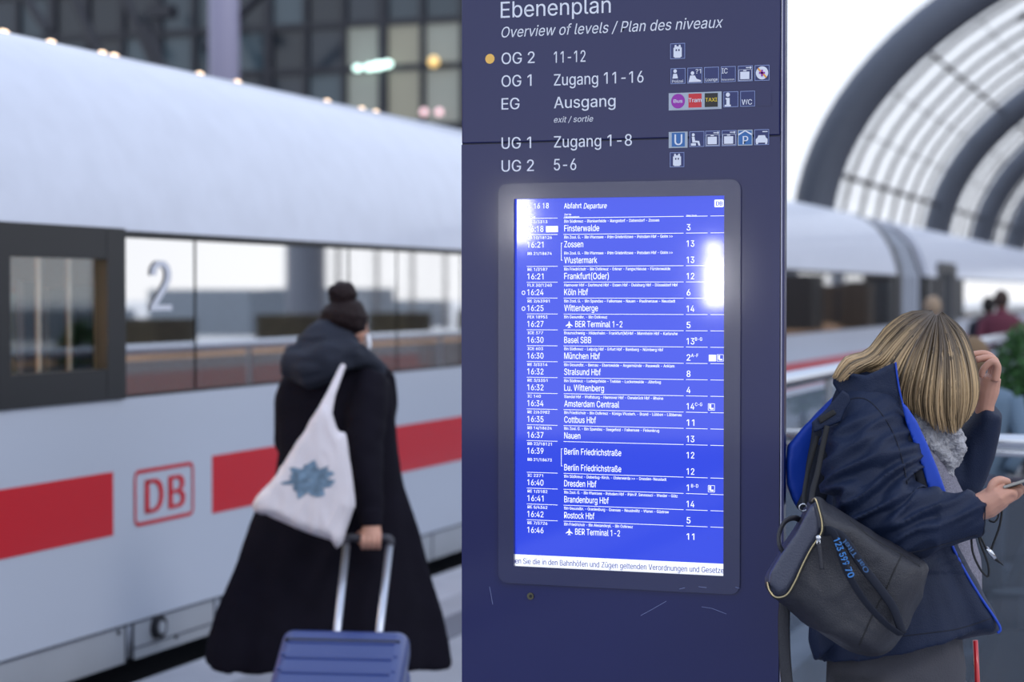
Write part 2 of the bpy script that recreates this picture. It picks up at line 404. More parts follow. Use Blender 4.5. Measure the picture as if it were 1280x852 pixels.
cols = [fx0 + (fx1 - fx0) * i / 19 for i in range(20)]
rows = [-1.2, 1.5, fz(205), fz(165), fz(93), fz(38), fz(-20), fz(-75), 16.6]
for i in range(19):
    for j in range(len(rows) - 1):
        x0, x1 = cols[i], cols[i + 1]; pxm = 640 + F * ((Vector(((x0 + x1) / 2, YF, 8)) - EYE).dot(RT)) / ((Vector(((x0 + x1) / 2, YF, 8)) - EYE).dot(FW))
        m = fp[rng.integers(0, 4)]
        if 425 < pxm < 620 and j in (3, 4): m = M_lit if (i % 3) else M_lit2
        part('pane', MB().box((x0 + .09, YF, rows[j] + .09), (x1 - .09, YF + .08, rows[j + 1] - .09)), m, b)
for i, x in enumerate(cols):
    wd = .16 if i % 3 else .3
    part('mullion', MB().box((x - wd / 2, YF - .15, -1.2), (x + wd / 2, YF + .2, 16.8)), M_mull, b)
for z in rows: part('transom', MB().box((fx0, YF - .12, z - .1), (fx1, YF + .2, z + .1)), M_mull, b)
# crossed dark braces seen through the glass in front of the facade
for (xa, ya_, xb, yb2) in [(85, -20, 130, 80), (150, -20, 200, 100), (330, -10, 255, 60), (180, 30, 215, 110), (20, -20, 60, 40)]:
    P0, P1 = onY(xa, ya_, 56), onY(xb, yb2, 56)
    part('brace', MB().tube([P0, P1], .16, 8), M_mull, b)
part('bracket_box', MB().box(onY(182, 22, 55.9), onY(222, 8, 56.4)), M_mull, b)
M_neon = mat('mint neon', (.7, 1, .9, 1), .5, emit=(.7, 1, .9, 1), es=2.6)
for k, (x, y, r_) in enumerate([(447, 85, .1), (462, 84, .12), (473, 82, .14), (484, 80, .12)]):
    p = onY(x, y, YF - .4)
    solo('ceiling_lamp', MB().ball(p, (r_ * 1.5, .1, r_), 14, 8), M_neon, ['leftmost of the four mint glowing lamps before the office windows', 'second from the left of the four mint glowing office lamps', 'third from the left of the four mint glowing office lamps', 'rightmost of the four mint glowing lamps before the office windows'][k], 'lamp', 'mint lamps at the office', True)
M_yel = mat('amber lamp', (1, .75, .3, 1), .5, emit=(1, .62, .2, 1), es=.9)
M_pk = mat('pink lamp', (1, .7, .75, 1), .5, emit=(1, .62, .66, 1), es=1.1)
solo('wall_lamp', MB().ball(onY(542, 77, YF - .4), (.18, .12, .18), 14, 8), M_yel, 'amber round lamp on the glazed building, right of the mint lamps', 'lamp', None, True)
for x, y in ((530, 140), (549, 140)):
    solo('signal_lamp', MB().ball(onY(x, y, YF - .4), (.12, .1, .12), 14, 8), M_pk, ('left' if x < 540 else 'right') + ' one of two pinkish lamps just above the train roof beside the kiosk', 'lamp', 'pink lamps above the train roof', True)
M_gl = mat('warm sun glint', (1, .8, .6, 1), .5, emit=(1, .66, .38, 1), es=3)  # sun glints along the roof edge, put in as tiny glowing balls
ORD = 'first second third fourth fifth sixth seventh eighth ninth'.split()
for q_, (x, y) in enumerate(((5, 44), (64, 61), (128, 78), (143, 82), (250, 108), (297, 116), (409, 140), (452, 149), (470, 152))):
    p = onX(x, y + 3, XT - 1.0)
    solo('roof_glint', MB().ball((p.x, p.y, 3.0), (.02, .05, .025), 10, 6), M_gl, ORD[q_] + ' from the left of the tiny glowing sun glints on the near coach roof', 'lamp', 'warm glints along the train roof', True)
P0 = onY(281, 367, 48)
M_col = mat('lilac grey column paint', rgb(138, 135, 160), .5)
cr = 19 / F * (P0 - EYE).dot(FW)
solo('round_column', MB().tube([(P0.x, 48, -1.2), (P0.x, 48, 16)], cr, 24), M_col, 'tall lilac grey round column rising behind the train roof', 'column', None, True)

# ------------------------------------------------------------------ vaulted hall roof ahead
AC, AA, AB, AZ = 6.5, 22.6, 13.8, 4.0
def arc(y, off=0., n=48, a0=0., a1=180.):
    out = [Vector((AC - (AA + off), y, -1.2))]
    for i in range(n + 1):
        a = math.radians(a0 + (a1 - a0) * i / n); out.append(Vector((AC - (AA + off) * math.cos(a), y, AZ + (AB + off) * math.sin(a))))
    out.append(Vector((AC + (AA + off), y, -1.2))); return out
M_rib = mat('grey painted steel arch', rgb(90, 96, 110), .5, var=.06)
M_hoop = mat('roof lattice steel', rgb(96, 92, 92), .5)
M_vg = bpy.data.materials.new('roof glazing'); M_vg.use_nodes = True; clear_glass(M_vg, .05, (1, 1, 1, 1), .1, (.8, .8, .82, 1))
M_solar = mat('dark roof panel', rgb(66, 62, 68), .3)
YA = [80, 116, 138, 160, 184, 208, 232, 256]
v = thing('hall_roof', (AC, 168, -1.2), 'barrel vaulted glass station roof with thick grey steel arches', 'roof')
v['kind'] = 'structure'
for k, y in enumerate(YA):
    sharp(part('arch', MB().tube(arc(y, -.4), [(.8, .8)] * 51 if k else [(.95, .85)] * 51, 12, flat=(0, 1, 0)), M_rib, v), 60)
hy = []
for a_, b_ in zip(YA[:-1], YA[1:]):
    nseg = int(round((b_ - a_) / 4.4)); hy += [a_ + (b_ - a_) * i / nseg for i in range(1, nseg)]
for y in hy: part('hoop', MB().tube(arc(y, .1, 32), [(.06, .1)] * 35, 4, flat=(0, 1, 0)), M_hoop, v)
for i in range(3, 44, 2):
    a = math.radians(180 * i / 46)
    p = (AC - AA * math.cos(a), AZ + AB * math.sin(a)); r_ = .12 if i % 6 == 3 else .035
    part('purlin', MB().tube([(p[0], 80, p[1]), (p[0], 256, p[1])], r_, 4), M_hoop, v)
part('roof_glass', MB().loft([arc(y, .35, 46) for y in (80, 256)], closed=False), M_vg, v)
ys = [80] + hy; cells = []
for j, y in enumerate(sorted(YA[:-1] + hy)[:30]):
    for i in range(2, 44):
        a = 180 * i / 46
        pr = .06 if a < 45 else .4
        if rng.random() < pr and a > 12 and a < 168: cells.append((y, a))
rng.shuffle(cells)
for y, a in cells[:290]:
    q = arc(y, .25, 1, a, a + 180 / 46)[1:3]
    part('roof_panel', MB().loft([[q[0], q[1]], [q[0] + Vector((0, 2.2, 0)), q[1] + Vector((0, 2.2, 0))]], closed=False), M_solar, v)

# unseen glowing panels added behind the viewpoint for bright reflections in the display glass
M_lp = mat('added glow panel', (1, 1, 1, 1), .5, emit=(1, .98, 1, 1), es=34)
for x_, z_, w_, h_ in ((-9.52, 1.95, .40, .95), (-9.56, 2.62, .30, .22), (-13.6, 3.22, .36, .9)):
    struct('reflection_panel', MB().box((x_ - w_ / 2, -30, z_ - h_ / 2), (x_ + w_ / 2, -30.1, z_ + h_ / 2)), M_lp)

# low surroundings and added reflectors right of the tracks (seen mirrored in the train windows) and hall behind
M_tan = mat('sandstone quay wall', rgb(150, 112, 78), .8, var=.2, vscale=2)
M_far = mat('distant blue grey block', rgb(120, 130, 142), .8, var=.1)
M_refl = [mat('dark reflector tone %d' % i, rgb(*c), .7) for i, c in enumerate([(34, 34, 40), (60, 52, 48), (44, 50, 60)])]
M_hedge = mat('dark hedge', rgb(52, 50, 40), .9, var=.4, vscale=3)
struct('opposite_platform', MB().box((6, 4, -1.2), (21, 150, .05)), M_tan)
struct('reflector', MB().box((24, -30, -1.1), (400, 500, -.3)), mat('pale forecourt paving', rgb(225, 225, 225), .6))  # unseen pale plane added to brighten the train window reflections
for k in range(7):
    y = 34 + 13 * k; h = .3 + 1.2 * rng.random()
    struct('distant_block', MB().box((34 + 4 * rng.random(), y, -1.2), (40, y + 3 + 4 * rng.random(), h + .7)), M_far)
for k in range(16):  # unseen dark boxes added to break up the far window reflections
    y = 58 + 5.5 * k; x = 6.6 + 5 * rng.random(); q = .6 + 1.6 * rng.random()
    struct('dark_reflector', MB().box((x, y, .05), (x + q, y + q * 1.4, 1.9 + 1.6 * rng.random())), M_refl[k % 3])
for k in range(7):
    y = 22 + 9 * k
    struct('clipped_hedge', MB().box((18.5, y, -1.2), (20, y + 1 + 2 * rng.random(), .9 + .8*rng.random())), M_hedge)

# ------------------------------------------------------------------ information kiosk
YK = 4.345
def KP(px, py, off=0.): p = onY(px, py, YK); return Vector((p.x, YK - off, p.z))
XL, XR = KP(577, 426).x, KP(980.5, 426).x
M_navy = mat('navy violet enamel', rgb(17, 23, 80), .3, coat=.5, spec=.35, var=.06, vscale=2.2, bump=.02, bscale=5)
M_bez = mat('dark blue display frame', rgb(20, 26, 76), .2, coat=.6, spec=.7, bump=.03, bscale=300)
M_trim = mat('aluminium edge strip', rgb(150, 150, 170), .3, metal=1)
M_side = mat('dark kiosk side', rgb(20, 22, 52), .4)
M_print = mat('white foil print', rgb(225, 228, 240), .5)
ZT = 2.72; ZS = KP(700, 177).z
k = thing('information_kiosk', ((XL + XR) / 2, YK + .12, 0), 'tall dark blue information kiosk with level plan and lit departure screen', 'kiosk')
part('body', MB().box((XL + .0005, YK + .0195, .02), (XR - .075, YK + .26, ZT - .01)), M_side, k)
part('plinth', MB().box((XL + .02, YK + .01, 0), (XR - .075, YK + .27, .06)), M_dark, k)
xs = KP(974.5, 426).x
bevel(part('upper_panel', MB().box((XL, YK, ZS + .0015), (xs, YK + .02, ZT)), M_navy, k), .003, 2)
BX0, BX1, BZ0, BZ1 = KP(624, 480).x, KP(926, 480).x, KP(775, 735).z, KP(775, 227).z
# lower panel is four pieces round the display opening, joined in one mesh
mb = MB(); z0 = .06; y0, y1 = YK, YK + .02
mb.box((XL, y0, z0), (BX0, y1, ZS - .0015)).box((BX1, y0, z0), (xs, y1, ZS - .0015)).box((BX0, y0, z0), (BX1, y1, BZ0)).box((BX0, y0, BZ1), (BX1, y1, ZS - .0015))
part('lower_panel', mb, M_navy, k)
part('seam_backing', MB().box((XL + .001, YK + .003, ZS - .01), (XR - .001, YK + .019, ZS + .01)), M_side, k)
part('edge_strip', MB().box((xs + .002, YK + .002, .06), (xs + .0055, YK + .02, ZT)), M_trim, k)
part('edge_cover', MB().box((xs + .0055, YK - .001, .06), (XR, YK + .022, ZT)), M_navy, k)
SCX0, SCX1, SCZ0, SCZ1 = KP(643.5, 480).x, KP(905.5, 480).x, KP(775, 713).z, KP(775, 246.5).z
# bezel: rounded outer outline, rectangular opening
pts = [(x + BX0, z + BZ0) for x, z in rrect_pts(BX1 - BX0, BZ1 - BZ0, .022)]
fill = MB()
def outer_to_inner(x, z): return min(max(x, SCX0), SCX1), min(max(z, SCZ0), SCZ1)
n = len(pts)
def ringb(y, off): return [Vector((x, y, z)) for x, z in pts], None
O = [Vector((x, YK - .006, z)) for x, z in pts]
# inner points: walk the rectangle edge nearest to each outer point, with exact corners
corners = [(SCX1, SCZ0), (SCX1, SCZ1), (SCX0, SCZ1), (SCX0, SCZ0)]
I = [Vector((corners[i // 6][0], YK - .006, corners[i // 6][1])) for i in range(n)]
fill.add(O + I, [(i, (i + 1) % n, (i + 1) % n + n, i + n) for i in range(n)])
fill.add(O + [p + Vector((0, .008, 0)) for p in O], [(i, i + n, (i + 1) % n + n, (i + 1) % n) for i in range(n)])
fill.add(I + [p + Vector((0, .016, 0)) for p in I], [(i, (i + 1) % n, (i + 1) % n + n, i + n) for i in range(n)])
part('display_frame', fill, M_bez, k)
for cx, cz, s0 in ((BX1, BZ0, 0), (BX1, BZ1, 6), (BX0, BZ1, 12), (BX0, BZ0, 18)):
    q = pts[s0:s0 + 6]; cf = MB().add([Vector((cx, YK, cz))] + [Vector((x, YK, z)) for x, z in q], [(0, a + 1, a + 2) for a in range(5)]); part('panel_corner', cf, M_navy, k)
# backing for the corners of the opening
part('frame_backing', MB().box((BX0, YK + .012, BZ0), (BX1, YK + .02, BZ1)), M_navy, k)
M_scr = mat('lit blue display', rgb(12, 18, 60), .06, spec=.5, emit=rgb(50, 76, 240), es=.9, coat=.7)
M_scr.node_tree.nodes['Principled BSDF'].inputs['Coat Roughness'].default_value = .03
disp = part('display', MB().box((SCX0, YK + .004, SCZ0), (SCX1, YK + .011, SCZ1)), M_scr, k)
M_white_px = mat('lit white pixels', (.5, .5, .5, 1), .1, emit=(.82, .87, 1, 1), es=1.0)
M_pale_px = mat('lit pale pixels', (.3, .3, .4, 1), .1, emit=rgb(196, 206, 252), es=.85)
M_ticktxt = mat('lit grey blue pixels', (.1, .1, .15, 1), .1, emit=rgb(96, 100, 160), es=.8)
YS = YK + .0032
def SP(px, py, off=0.):
    p = onY(px, py, YS); return Vector((p.x, YS - off, p.z))
UX, UZ = Vector((1, 0, 0)), Vector((0, 0, 1))
def stext(mb, s, x0, yb, cap, x1=None, bold=0., shear=0., off=0., P=SP):
    o = P(x0, yb, off); wd = (P(x1, yb).x - o.x) if x1 else None
    put_text(mb, s, o, UX, UZ, wd, cap * abs(P(x0, yb).z - P(x0, yb - 10).z) / 10, bold, shear)
def srect(mb, x0, y0, x1, y1, off=0., P=SP):
    a, b = P(x0, y0, off), P(x1, y1, off)
    mb.add([(a.x, a.y, b.z), (b.x, a.y, b.z), (b.x, a.y, a.z), (a.x, a.y, a.z)], [(0, 1, 2, 3)])
def poly(mb, pts, P, off=0.): mb.add([P(x, y) for x, y in pts], [tuple(range(len(pts)))])
# rectified screen rows: y given at the left text column x=657; helper keeps rows level in the world
hd = MB()
stext(hd, '16 18', 667.5, 260.5, 6.6, 686, .01); stext(hd, 'Abfahrt', 705, 260.5, 6.6, 727, .01); stext(hd, 'Departure', 729.5, 260.5, 6.6, 758.5, .01, .25)
ringrect(hd, lambda u, v: SP(658.5, 261.5) + UX * u + UZ * v, .0095, .0095, .0045, .0013)
stext(hd, 'Zug Nach', 659.5, 269, 2, 668, .03); stext(hd, 'Zeit Time', 659.5, 272, 2, 669, .03); stext(hd, 'Ziel Via', 705.5, 269, 2, 714, .03); stext(hd, 'Destination', 705.5, 272, 2, 724, .03); stext(hd, 'Gleis Track', 858, 270.5, 2.2, 871, .03)
ringrect(hd, lambda u, v: SP(893, 258.8) + UX * u + UZ * v, .0205, .0165, .002, .0016)
srect(hd, 893.5, 250, 904.5, 258.2); 
part('display_header', hd, M_white_px, disp, kind='stuff')
dbm = MB(); stext(dbm, 'DB', 895, 256.8, 5.2, 903.3, .04, off=.0004); part('display_logo', dbm, M_scr, disp)
ROWS = [  # y of time baseline, train no, time, mark, via, destination, platform, y of rule below
 ('RE 3/3313', '16:18', 'Bln Südkreuz - Blankenfelde - Rangsdorf - Dabendorf - Zossen', 'Finsterwalde', '3', 824),
 ('RB 10/18126', '16:21', 'Bln Zool. G. - Bln Wannsee - Pdm Griebnitzsee - Potsdam Hbf - Golm >>', 'Zossen', '13', 841),
 ('RB 21/18674', '', 'Bln Zool. G. - Bln Wannsee - Pdm Griebnitzsee - Potsdam Hbf - Golm >>', 'Wustermark', '13', 841),
 ('RE 1/3187', '16:21', 'Bln Friedrichstr - Bln Ostkreuz - Erkner - Fangschleuse - Fürstenwalde', 'Frankfurt(Oder)', '12', 838),
 ('FLX 30/1240', '16:24', 'Hannover Hbf - Dortmund Hbf - Essen Hbf - Duisburg Hbf - Düsseldorf Hbf', 'Köln Hbf', '6', 847),
 ('RE 2/63981', '16:25', 'Bln Zool. G. - Bln Spandau - Falkensee - Nauen - Paulinenaue - Neustadt', 'Wittenberge', '14', 844),
 ('FEX 18953', '16:27', 'Bln Gesundbr. - Bln Ostkreuz', '@BER Terminal 1-2', '5', 759),
 ('ICE 377', '16:30', 'Braunschweig - Hildesheim - Frankfurt(M)Hbf - Mannheim Hbf - Karlsruhe', 'Basel SBB', '13B-G', 847),
 ('ICE 603', '16:30', 'Bln Südkreuz - Leipzig Hbf - Erfurt Hbf - Bamberg - Nürnberg Hbf', 'München Hbf', '2A-F', 829),
 ('RE 3/3314', '16:32', 'Bln Gesundbr. - Bernau - Eberswalde - Angermünde - Pasewalk - Anklam', 'Stralsund Hbf', '8', 843),
 ('RE 3/3351', '16:32', 'Bln Südkreuz - Ludwigsfelde - Trebbin - Luckenwalde - Jüterbog', 'Lu. Wittenberg', '4', 826),
 ('IC 140', '16:34', 'Stendal Hbf - Wolfsburg - Hannover Hbf - Osnabrück Hbf - Rheine', 'Amsterdam Centraal', '14C-G', 829),
 ('RE 2/63982', '16:35', 'Bln Friedrichstr - Bln Ostkreuz - Königs Wusterh. - Brand - Lübben - Lübbenau', 'Cottbus Hbf', '11', 852),
 ('RB 14/18624', '16:37', 'Bln Zool. G. - Bln Spandau - Seegefeld - Falkensee - Finkenkrug', 'Nauen', '13', 824),
 ('RB 22/18121', '16:39', '', 'Berlin Friedrichstraße', '12', 0),
 ('RB 21/18673', '', '', 'Berlin Friedrichstraße', '12', 0),
 ('IC 2271', '16:40', 'Bln Südkreuz - Doberlug-Kirch. - Elsterwerda >> - Dresden-Neustadt', 'Dresden Hbf', '1B-D', 833),
 ('RE 1/3182', '16:41', 'Bln Zool. G. - Bln Wannsee - Potsdam Hbf - Pdm P. Sanssouci - Werder - Götz', 'Brandenburg Hbf', '14', 847),
 ('RE 5/4362', '16:42', 'Bln Gesundbr. - Oranienburg - Gransee - Neustrelitz - Waren - Güstrow', 'Rostock Hbf', '5', 836),
 ('RE 7/3726', '16:46', 'Bln Friedrichstr - Bln Alexanderpl. - Bln Ostkreuz', '@BER Terminal 1-2', '11', 791)]
WD = {'Finsterwalde': 749, 'Zossen': 729, 'Wustermark': 746.5, 'Frankfurt(Oder)': 761, 'Köln Hbf': 735, 'Wittenberge': 747.5, 'Basel SBB': 739, 'München Hbf': 750, 'Stralsund Hbf': 751, 'Lu. Wittenberg': 755, 'Amsterdam Centraal': 774, 'Cottbus Hbf': 745, 'Nauen': 725.5, 'Berlin Friedrichstraße': 776.5, 'Dresden Hbf': 745.5, 'Brandenburg Hbf': 761, 'Rostock Hbf': 743}
PLANE = [(0, 1), (.08, .85), (.09, .62), (.5, .3), (.5, .18), (.09, .33), (.07, .12), (.2, 0), (.2, -.06), (0, .0), (-.2, -.06), (-.2, 0), (-.07, .12), (-.09, .33), (-.5, .18), (-.5, .3), (-.09, .62), (-.08, .85)]
YB0, YBN = 289.6, 665.2          # time baselines, first and last row, at x = 657
STEP = (YBN - YB0) / 19
def lv(px, py657):               # pixel y of the world-level line through (657, y) at another px
    z = SP(657, py657).z; p = Vector((SP(px, 400).x, YS, z)) - EYE
    return 426 - F * p.dot(UP) / p.dot(FW)
for i, (no, tm, via, dst, pl, vx) in enumerate(ROWS):
    yb = YB0 + STEP * i; r = MB()
    stext(r, no, 659.5, lv(659.5, yb - 10.6), 3.5, 659.5 + 2.75 * len(no), .02)
    if tm: stext(r, tm, 659.2, lv(659, yb), 7.2, 679.3, .008)
    if via: stext(r, via, 705.3, lv(705, yb - 10.8), 3.5, vx, .02)
    if dst[0] == '@':
        c0 = SP(711.5, lv(711, yb + .6)); r.add([c0 + UX * (x * .0165) + UZ * (z * .0145) for x, z in PLANE], [tuple(range(18))])
        stext(r, dst[1:], 719, lv(719, yb), 7.6, 778 if i < 10 else 775, .008)
    else: stext(r, dst, 705.3, lv(705, yb), 7.8, WD[dst], .008)
    main = pl.rstrip('ABCDFG-'); sup = pl[len(main):]
    stext(r, main, 858.3, lv(858, yb + .4), 7.8, 858.3 + 4.8 * len(main) if main != '1' else None, .012)
    if sup: stext(r, sup, 859 + 4.9 * len(main), lv(868, yb - 4), 4.2, 859 + 4.9 * len(main) + 9, .02)
    if i in (4, 5): ringrect(r, lambda u, v: SP(652.2, yb - .3) + UX * u + UZ * v, .0085, .0095, .004, .0014)
    if i == 0: srect(r, 682.5, 282.5, 697.5, 290)
    if i in (8, 11, 16):
        x0 = 885.5 if i == 8 else 885
        if i == 8: srect(r, 886, lv(890, yb - 7), 895, lv(890, yb + 1)); x0 = 896
        q0 = SP(x0, lv(890, yb + 1)); ringrect(r, lambda u, v: q0 + UX * u + UZ * v, .0155, .0155, .001, .001)
        srect(r, x0 + 1.5, lv(890, yb - 6.3), x0 + 4, lv(890, yb - 1)); srect(r, x0 + 3, lv(890, yb - 2), x0 + 7, lv(890, yb - .2))
    part('departure_row', r, M_white_px, disp, kind='stuff')
    if i not in (1, 14, 19):
        ln = MB()
        for xa, xb in ((658.5, 697), (704.5, 854.5), (857.5, 884.5), (888, 905)):
            if i == 2 and False: continue
            p, q = SP(xa, lv(xa, yb + 4.0)), SP(xb, lv(xb, yb + 4.0)); ln.add([p, q, q + UZ * .0011, p + UZ * .0011], [(0, 1, 2, 3)])
        part('row_rule', ln, M_white_px, disp)
ln = MB()
for xa, xb in ((658.5, 697), (704.5, 854.5), (857.5, 884.5), (888, 905)):
    p, q = SP(xa, lv(xa, 273.2)), SP(xb, lv(xb, 273.2)); ln.add([p, q, q + UZ * .0011, p + UZ * .0011], [(0, 1, 2, 3)])
for i in (1, 14):
    yb = YB0 + STEP * i; srect(ln, 701.3, yb - 6, 701.9, yb + 16); srect(ln, 701.3, yb - 6, 703.3, yb - 5.4); srect(ln, 701.3, yb + 15.4, 703.3, yb + 16)
part('row_rule', ln, M_white_px, disp)
tk = MB(); zt0, zt1 = SP(657, 708.3).z, SP(657, 693).z
tk.add([(SCX0, YS + .0002, zt0), (SCX1, YS + .0002, zt0), (SCX1, YS + .0002, zt1), (SCX0, YS + .0002, zt1)], [(0, 1, 2, 3)])
part('ticker_bar', tk, M_white_px, disp)
mb = MB(); stext(mb, 'en Sie die in den Bahnhöfen und Zügen geltenden Verordnungen und Gesetze', 644, 703.8, 7.0, 905, .03, off=.0004)
part('ticker_text', mb, M_ticktxt, disp)
# printed level plan
def KT(px, py, off=0.): return KP(px, py, .0006 + off)
def ktext(s, x0, yb, cap, x1, bold=.008, shear=0., name='lettering', m=None, off=0.):
    mb = MB(); stext(mb, s, x0, yb, cap, x1, bold, shear, off, KT); return part(name, mb, m or M_print, k)
ktext('Ebenenplan', 626, 22.5, 20, 763.5, .004)
ktext('Overview of levels / Plan des niveaux', 627, 47, 13.2, 904, .002, .22)
for a_, b_, yb in (('OG 2', '11-12', 80.3), ('OG 1', 'Zugang 11-16', 108.6), ('EG', 'Ausgang', 137), ('UG 1', 'Zugang 1-8', 186), ('UG 2', '5-6', 214.5)):
    ktext(a_, 627, yb, 14.2, {'OG 2': 668.5, 'OG 1': 664.5, 'EG': 649.5, 'UG 1': 664, 'UG 2': 667.5}[a_])
    ktext(b_, 692.5, yb - 1.6, 14.2, {'11-12': 732, 'Zugang 11-16': 804.5, 'Ausgang': 769.5, 'Zugang 1-8': 790, '5-6': 720.5}[b_])
ktext('exit / sortie', 692.5, 153.2, 7.2, 741.5, .002, .22)
mb = MB(); c = KT(612.5, 73.5); mb.add([c + UX * (.0113 * math.cos(t * math.pi / 14)) + UZ * (.0113 * math.sin(t * math.pi / 14)) for t in range(28)], [tuple(range(28))])
part('position_dot', mb, mat('yellow foil', rgb(240, 190, 95), .5), k)
# pictograms
M_frm = mat('pale blue foil frame', rgb(140, 155, 205), .5)
M_pgb = mat('blue pictogram field', rgb(44, 52, 104), .4)
M_pgu = mat('bright blue sign field', rgb(50, 105, 170), .4)
M_purp = mat('purple sign field', rgb(150, 40, 165), .4); M_trm = mat('red sign field', rgb(205, 45, 55), .4); M_txi = mat('black sign field', rgb(36, 34, 34), .4)
M_tyel = mat('yellow letters', rgb(235, 205, 60), .5); M_pale = mat('pale sign border', rgb(176, 186, 200), .5); M_or = mat('orange foil', rgb(235, 160, 70), .5)
def circ(cx, cy, r, n=16, ry=None): return [(cx + r * math.cos(2 * math.pi * i / n), cy + (ry or r) * math.sin(2 * math.pi * i / n)) for i in range(n)]
def rc(x0, y0, x1, y1): return [(x0, y0), (x1, y0), (x1, y1), (x0, y1)]
TRAIN = [rc(.22, .28, .36, .5) , rc(.22, .5, .78, .8), rc(.22, .8, .78, .88), rc(.64, .28, .78, .5), rc(.36, .3, .64, .38), rc(.46, .38, .54, .5), rc(.3, .88, .7, .93), rc(.3, .1, .42, .2), rc(.58, .1, .7, .2), rc(.28, .2, .72, .3)]
LUG = [rc(.16, .38, .78, .86), rc(.36, .28, .58, .34), rc(.55, .1, .82, .16), circ(.86, .13, .07, 8)]
def picto(x0, yt, kind, wpx=18.5, hpx=19.5):
    o = KT(x0, yt + hpx); Wp = KT(x0 + wpx, yt).x - o.x; Hp = KT(x0, yt).z - o.z
    P = lambda u, v, off=0.: Vector((o.x + u * Wp, YK - .0009 - off, o.z + (1 - v) * Hp))
    r = part('pictogram', MB().add([P(0, 0), P(0, 1), P(1, 1), P(1, 0)], [(0, 1, 2, 3)]), {'U': M_pgu, 'P': M_pgu, 'tram': M_trm, 'taxi': M_txi, 'bus': M_pale, 'blank': M_navy}.get(kind, M_pgb), k)
    if kind in ('U', 'P', 'tram', 'taxi', 'bus'): fr = M_pale
    else: fr = M_frm
    if kind != 'blank':
        mb = MB(); ringrect(mb, lambda a, b_: Vector((o.x + a, YK - .0012, o.z + b_)), Wp, Hp, .0006, .0012 if fr is M_frm else .0018); part('pictogram_border', mb, fr, r)
    mb = MB(); Q = lambda x, y: P(x, y, .0006); m = M_print
    def T(s, x, y, x1, cap, bold=.02, mm=None, q=None):
        (q or mb); put_text(q or mb, s, P(x, y, .0007), UX, UZ, (x1 - x) * Wp, cap * Hp, bold)
    if kind == 'train':
        for p in TRAIN: poly(mb, p, Q)
    elif kind == 'police':
        poly(mb, circ(.3, .18, .12), Q); poly(mb, [(.12, .65), (.18, .35), (.42, .35), (.5, .65)], Q); T('Polizei', .1, .92, .85, .18)
    elif kind == 'desk':
        poly(mb, circ(.34, .35, .12), Q); poly(mb, [(.1, .85), (.18, .5), (.5, .5), (.62, .72), (.92, .82), (.92, .92), (.06, .92)], Q); T('?1', .55, .38, .92, .28)
    elif kind == 'lounge': T('Lounge', .1, .9, .92, .2)
    elif kind == 'ic': T('IC', .06, .45, .46, .34); T('Reisezentrum', .06, .9, .92, .12)
    elif kind in ('luggage', 'luggage2'):
        for p in LUG: poly(mb, p, Q)
        ringrect(mb, lambda a, b_: P(.06 + a / Wp, .94 - b_ / Hp, .0006), Wp * .88, Hp * .7, .001, .0008)
    elif kind == 'no':
        poly(mb, circ(.5, .5, .42, 20), Q)
        g_ = MB(); g_.add([P(x, y, .001) for x, y in [(.18, .24), (.26, .16), (.84, .76), (.76, .84)]], [(0, 1, 2, 3)]); part('cross_bar', g_, M_or, r)
        g_ = MB(); g_.add([P(x, y, .0013) for x, y in rc(.44, .3, .56, .72)], [(0, 1, 2, 3)]); g_.add([P(x, y, .0013) for x, y in rc(.3, .44, .7, .56)], [(0, 1, 2, 3)]); part('cross_bar', g_, M_purp, r)
    elif kind == 'bus':
        g_ = MB(); g_.add([P(x, y, .0004) for x, y in circ(.5, .5, .47, 24)], [tuple(range(24))]); part('round_field', g_, M_purp, r); T('Bus', .2, .6, .8, .22)
    elif kind == 'tram': T('Tram', .06, .6, .94, .26)
    elif kind == 'taxi': T('TAXI', .1, .6, .9, .24); m = M_tyel
    elif kind == 'info':
        poly(mb, circ(.3, .2, .14), Q); poly(mb, [(.14, .4), (.42, .4), (.42, .84), (.5, .84), (.5, .95), (.08, .95), (.08, .84), (.2, .84), (.2, .5), (.14, .5)], Q)
    elif kind == 'wc': T('WC', .1, .88, .8, .34)
    elif kind == 'U': T('U', .24, .84, .78, .68)
    elif kind == 'P': T('P', .34, .92, .72, .52); poly(mb, [(.06, .36), (.5, .1), (.94, .36), (.94, .24), (.5, 0.02), (.06, .24)], Q)
    elif kind == 'wait':
        poly(mb, circ(.26, .22, .1), Q); poly(mb, [(.16, .34), (.34, .34), (.38, .6), (.66, .62), (.74, .92), (.62, .92), (.54, .72), (.2, .72)], Q); poly(mb, rc(.1, .76, .44, .92), Q)
    elif kind == 'car':
        poly(mb, [(.1, .85), (.1, .62), (.2, .55), (.28, .38), (.72, .38), (.8, .55), (.9, .62), (.9, .85)], Q); poly(mb, rc(.12, .85, .26, .95), Q); poly(mb, rc(.74, .85, .88, .95), Q); poly(mb, rc(.55, .12, .9, .18), Q)
    if mb.v: part('pictogram_symbol', mb, m, r)
picto(838, 54.5, 'train')
for x, kd in ((838.5, 'police'), (859.5, 'desk'), (880.3, 'lounge'), (901.2, 'ic'), (922.5, 'luggage'), (943.5, 'no')): picto(x, 85.7 - (x - 838) * .038, kd)
mb = MB(); srect(mb, 836, 116.5, 902, 136, P=KT); part('sign_strip', mb, M_pale, k)
for x, kd in ((838.5, 'bus'), (859.7, 'tram'), (880, 'taxi'), (904.5, 'info'), (925.5, 'wc'), (946, 'blank')): picto(x, 117 - (x - 838) * .035, kd)
mb = MB(); srect(mb, 836, 165, 859.5, 184.5, P=KT); part('sign_strip', mb, M_pale, k)
for x, kd in ((838.8, 'U'), (862, 'wait'), (881.8, 'luggage'), (902.3, 'luggage2'), (922.3, 'P'), (943, 'car')): picto(x, 165 - (x - 838) * .03, kd)
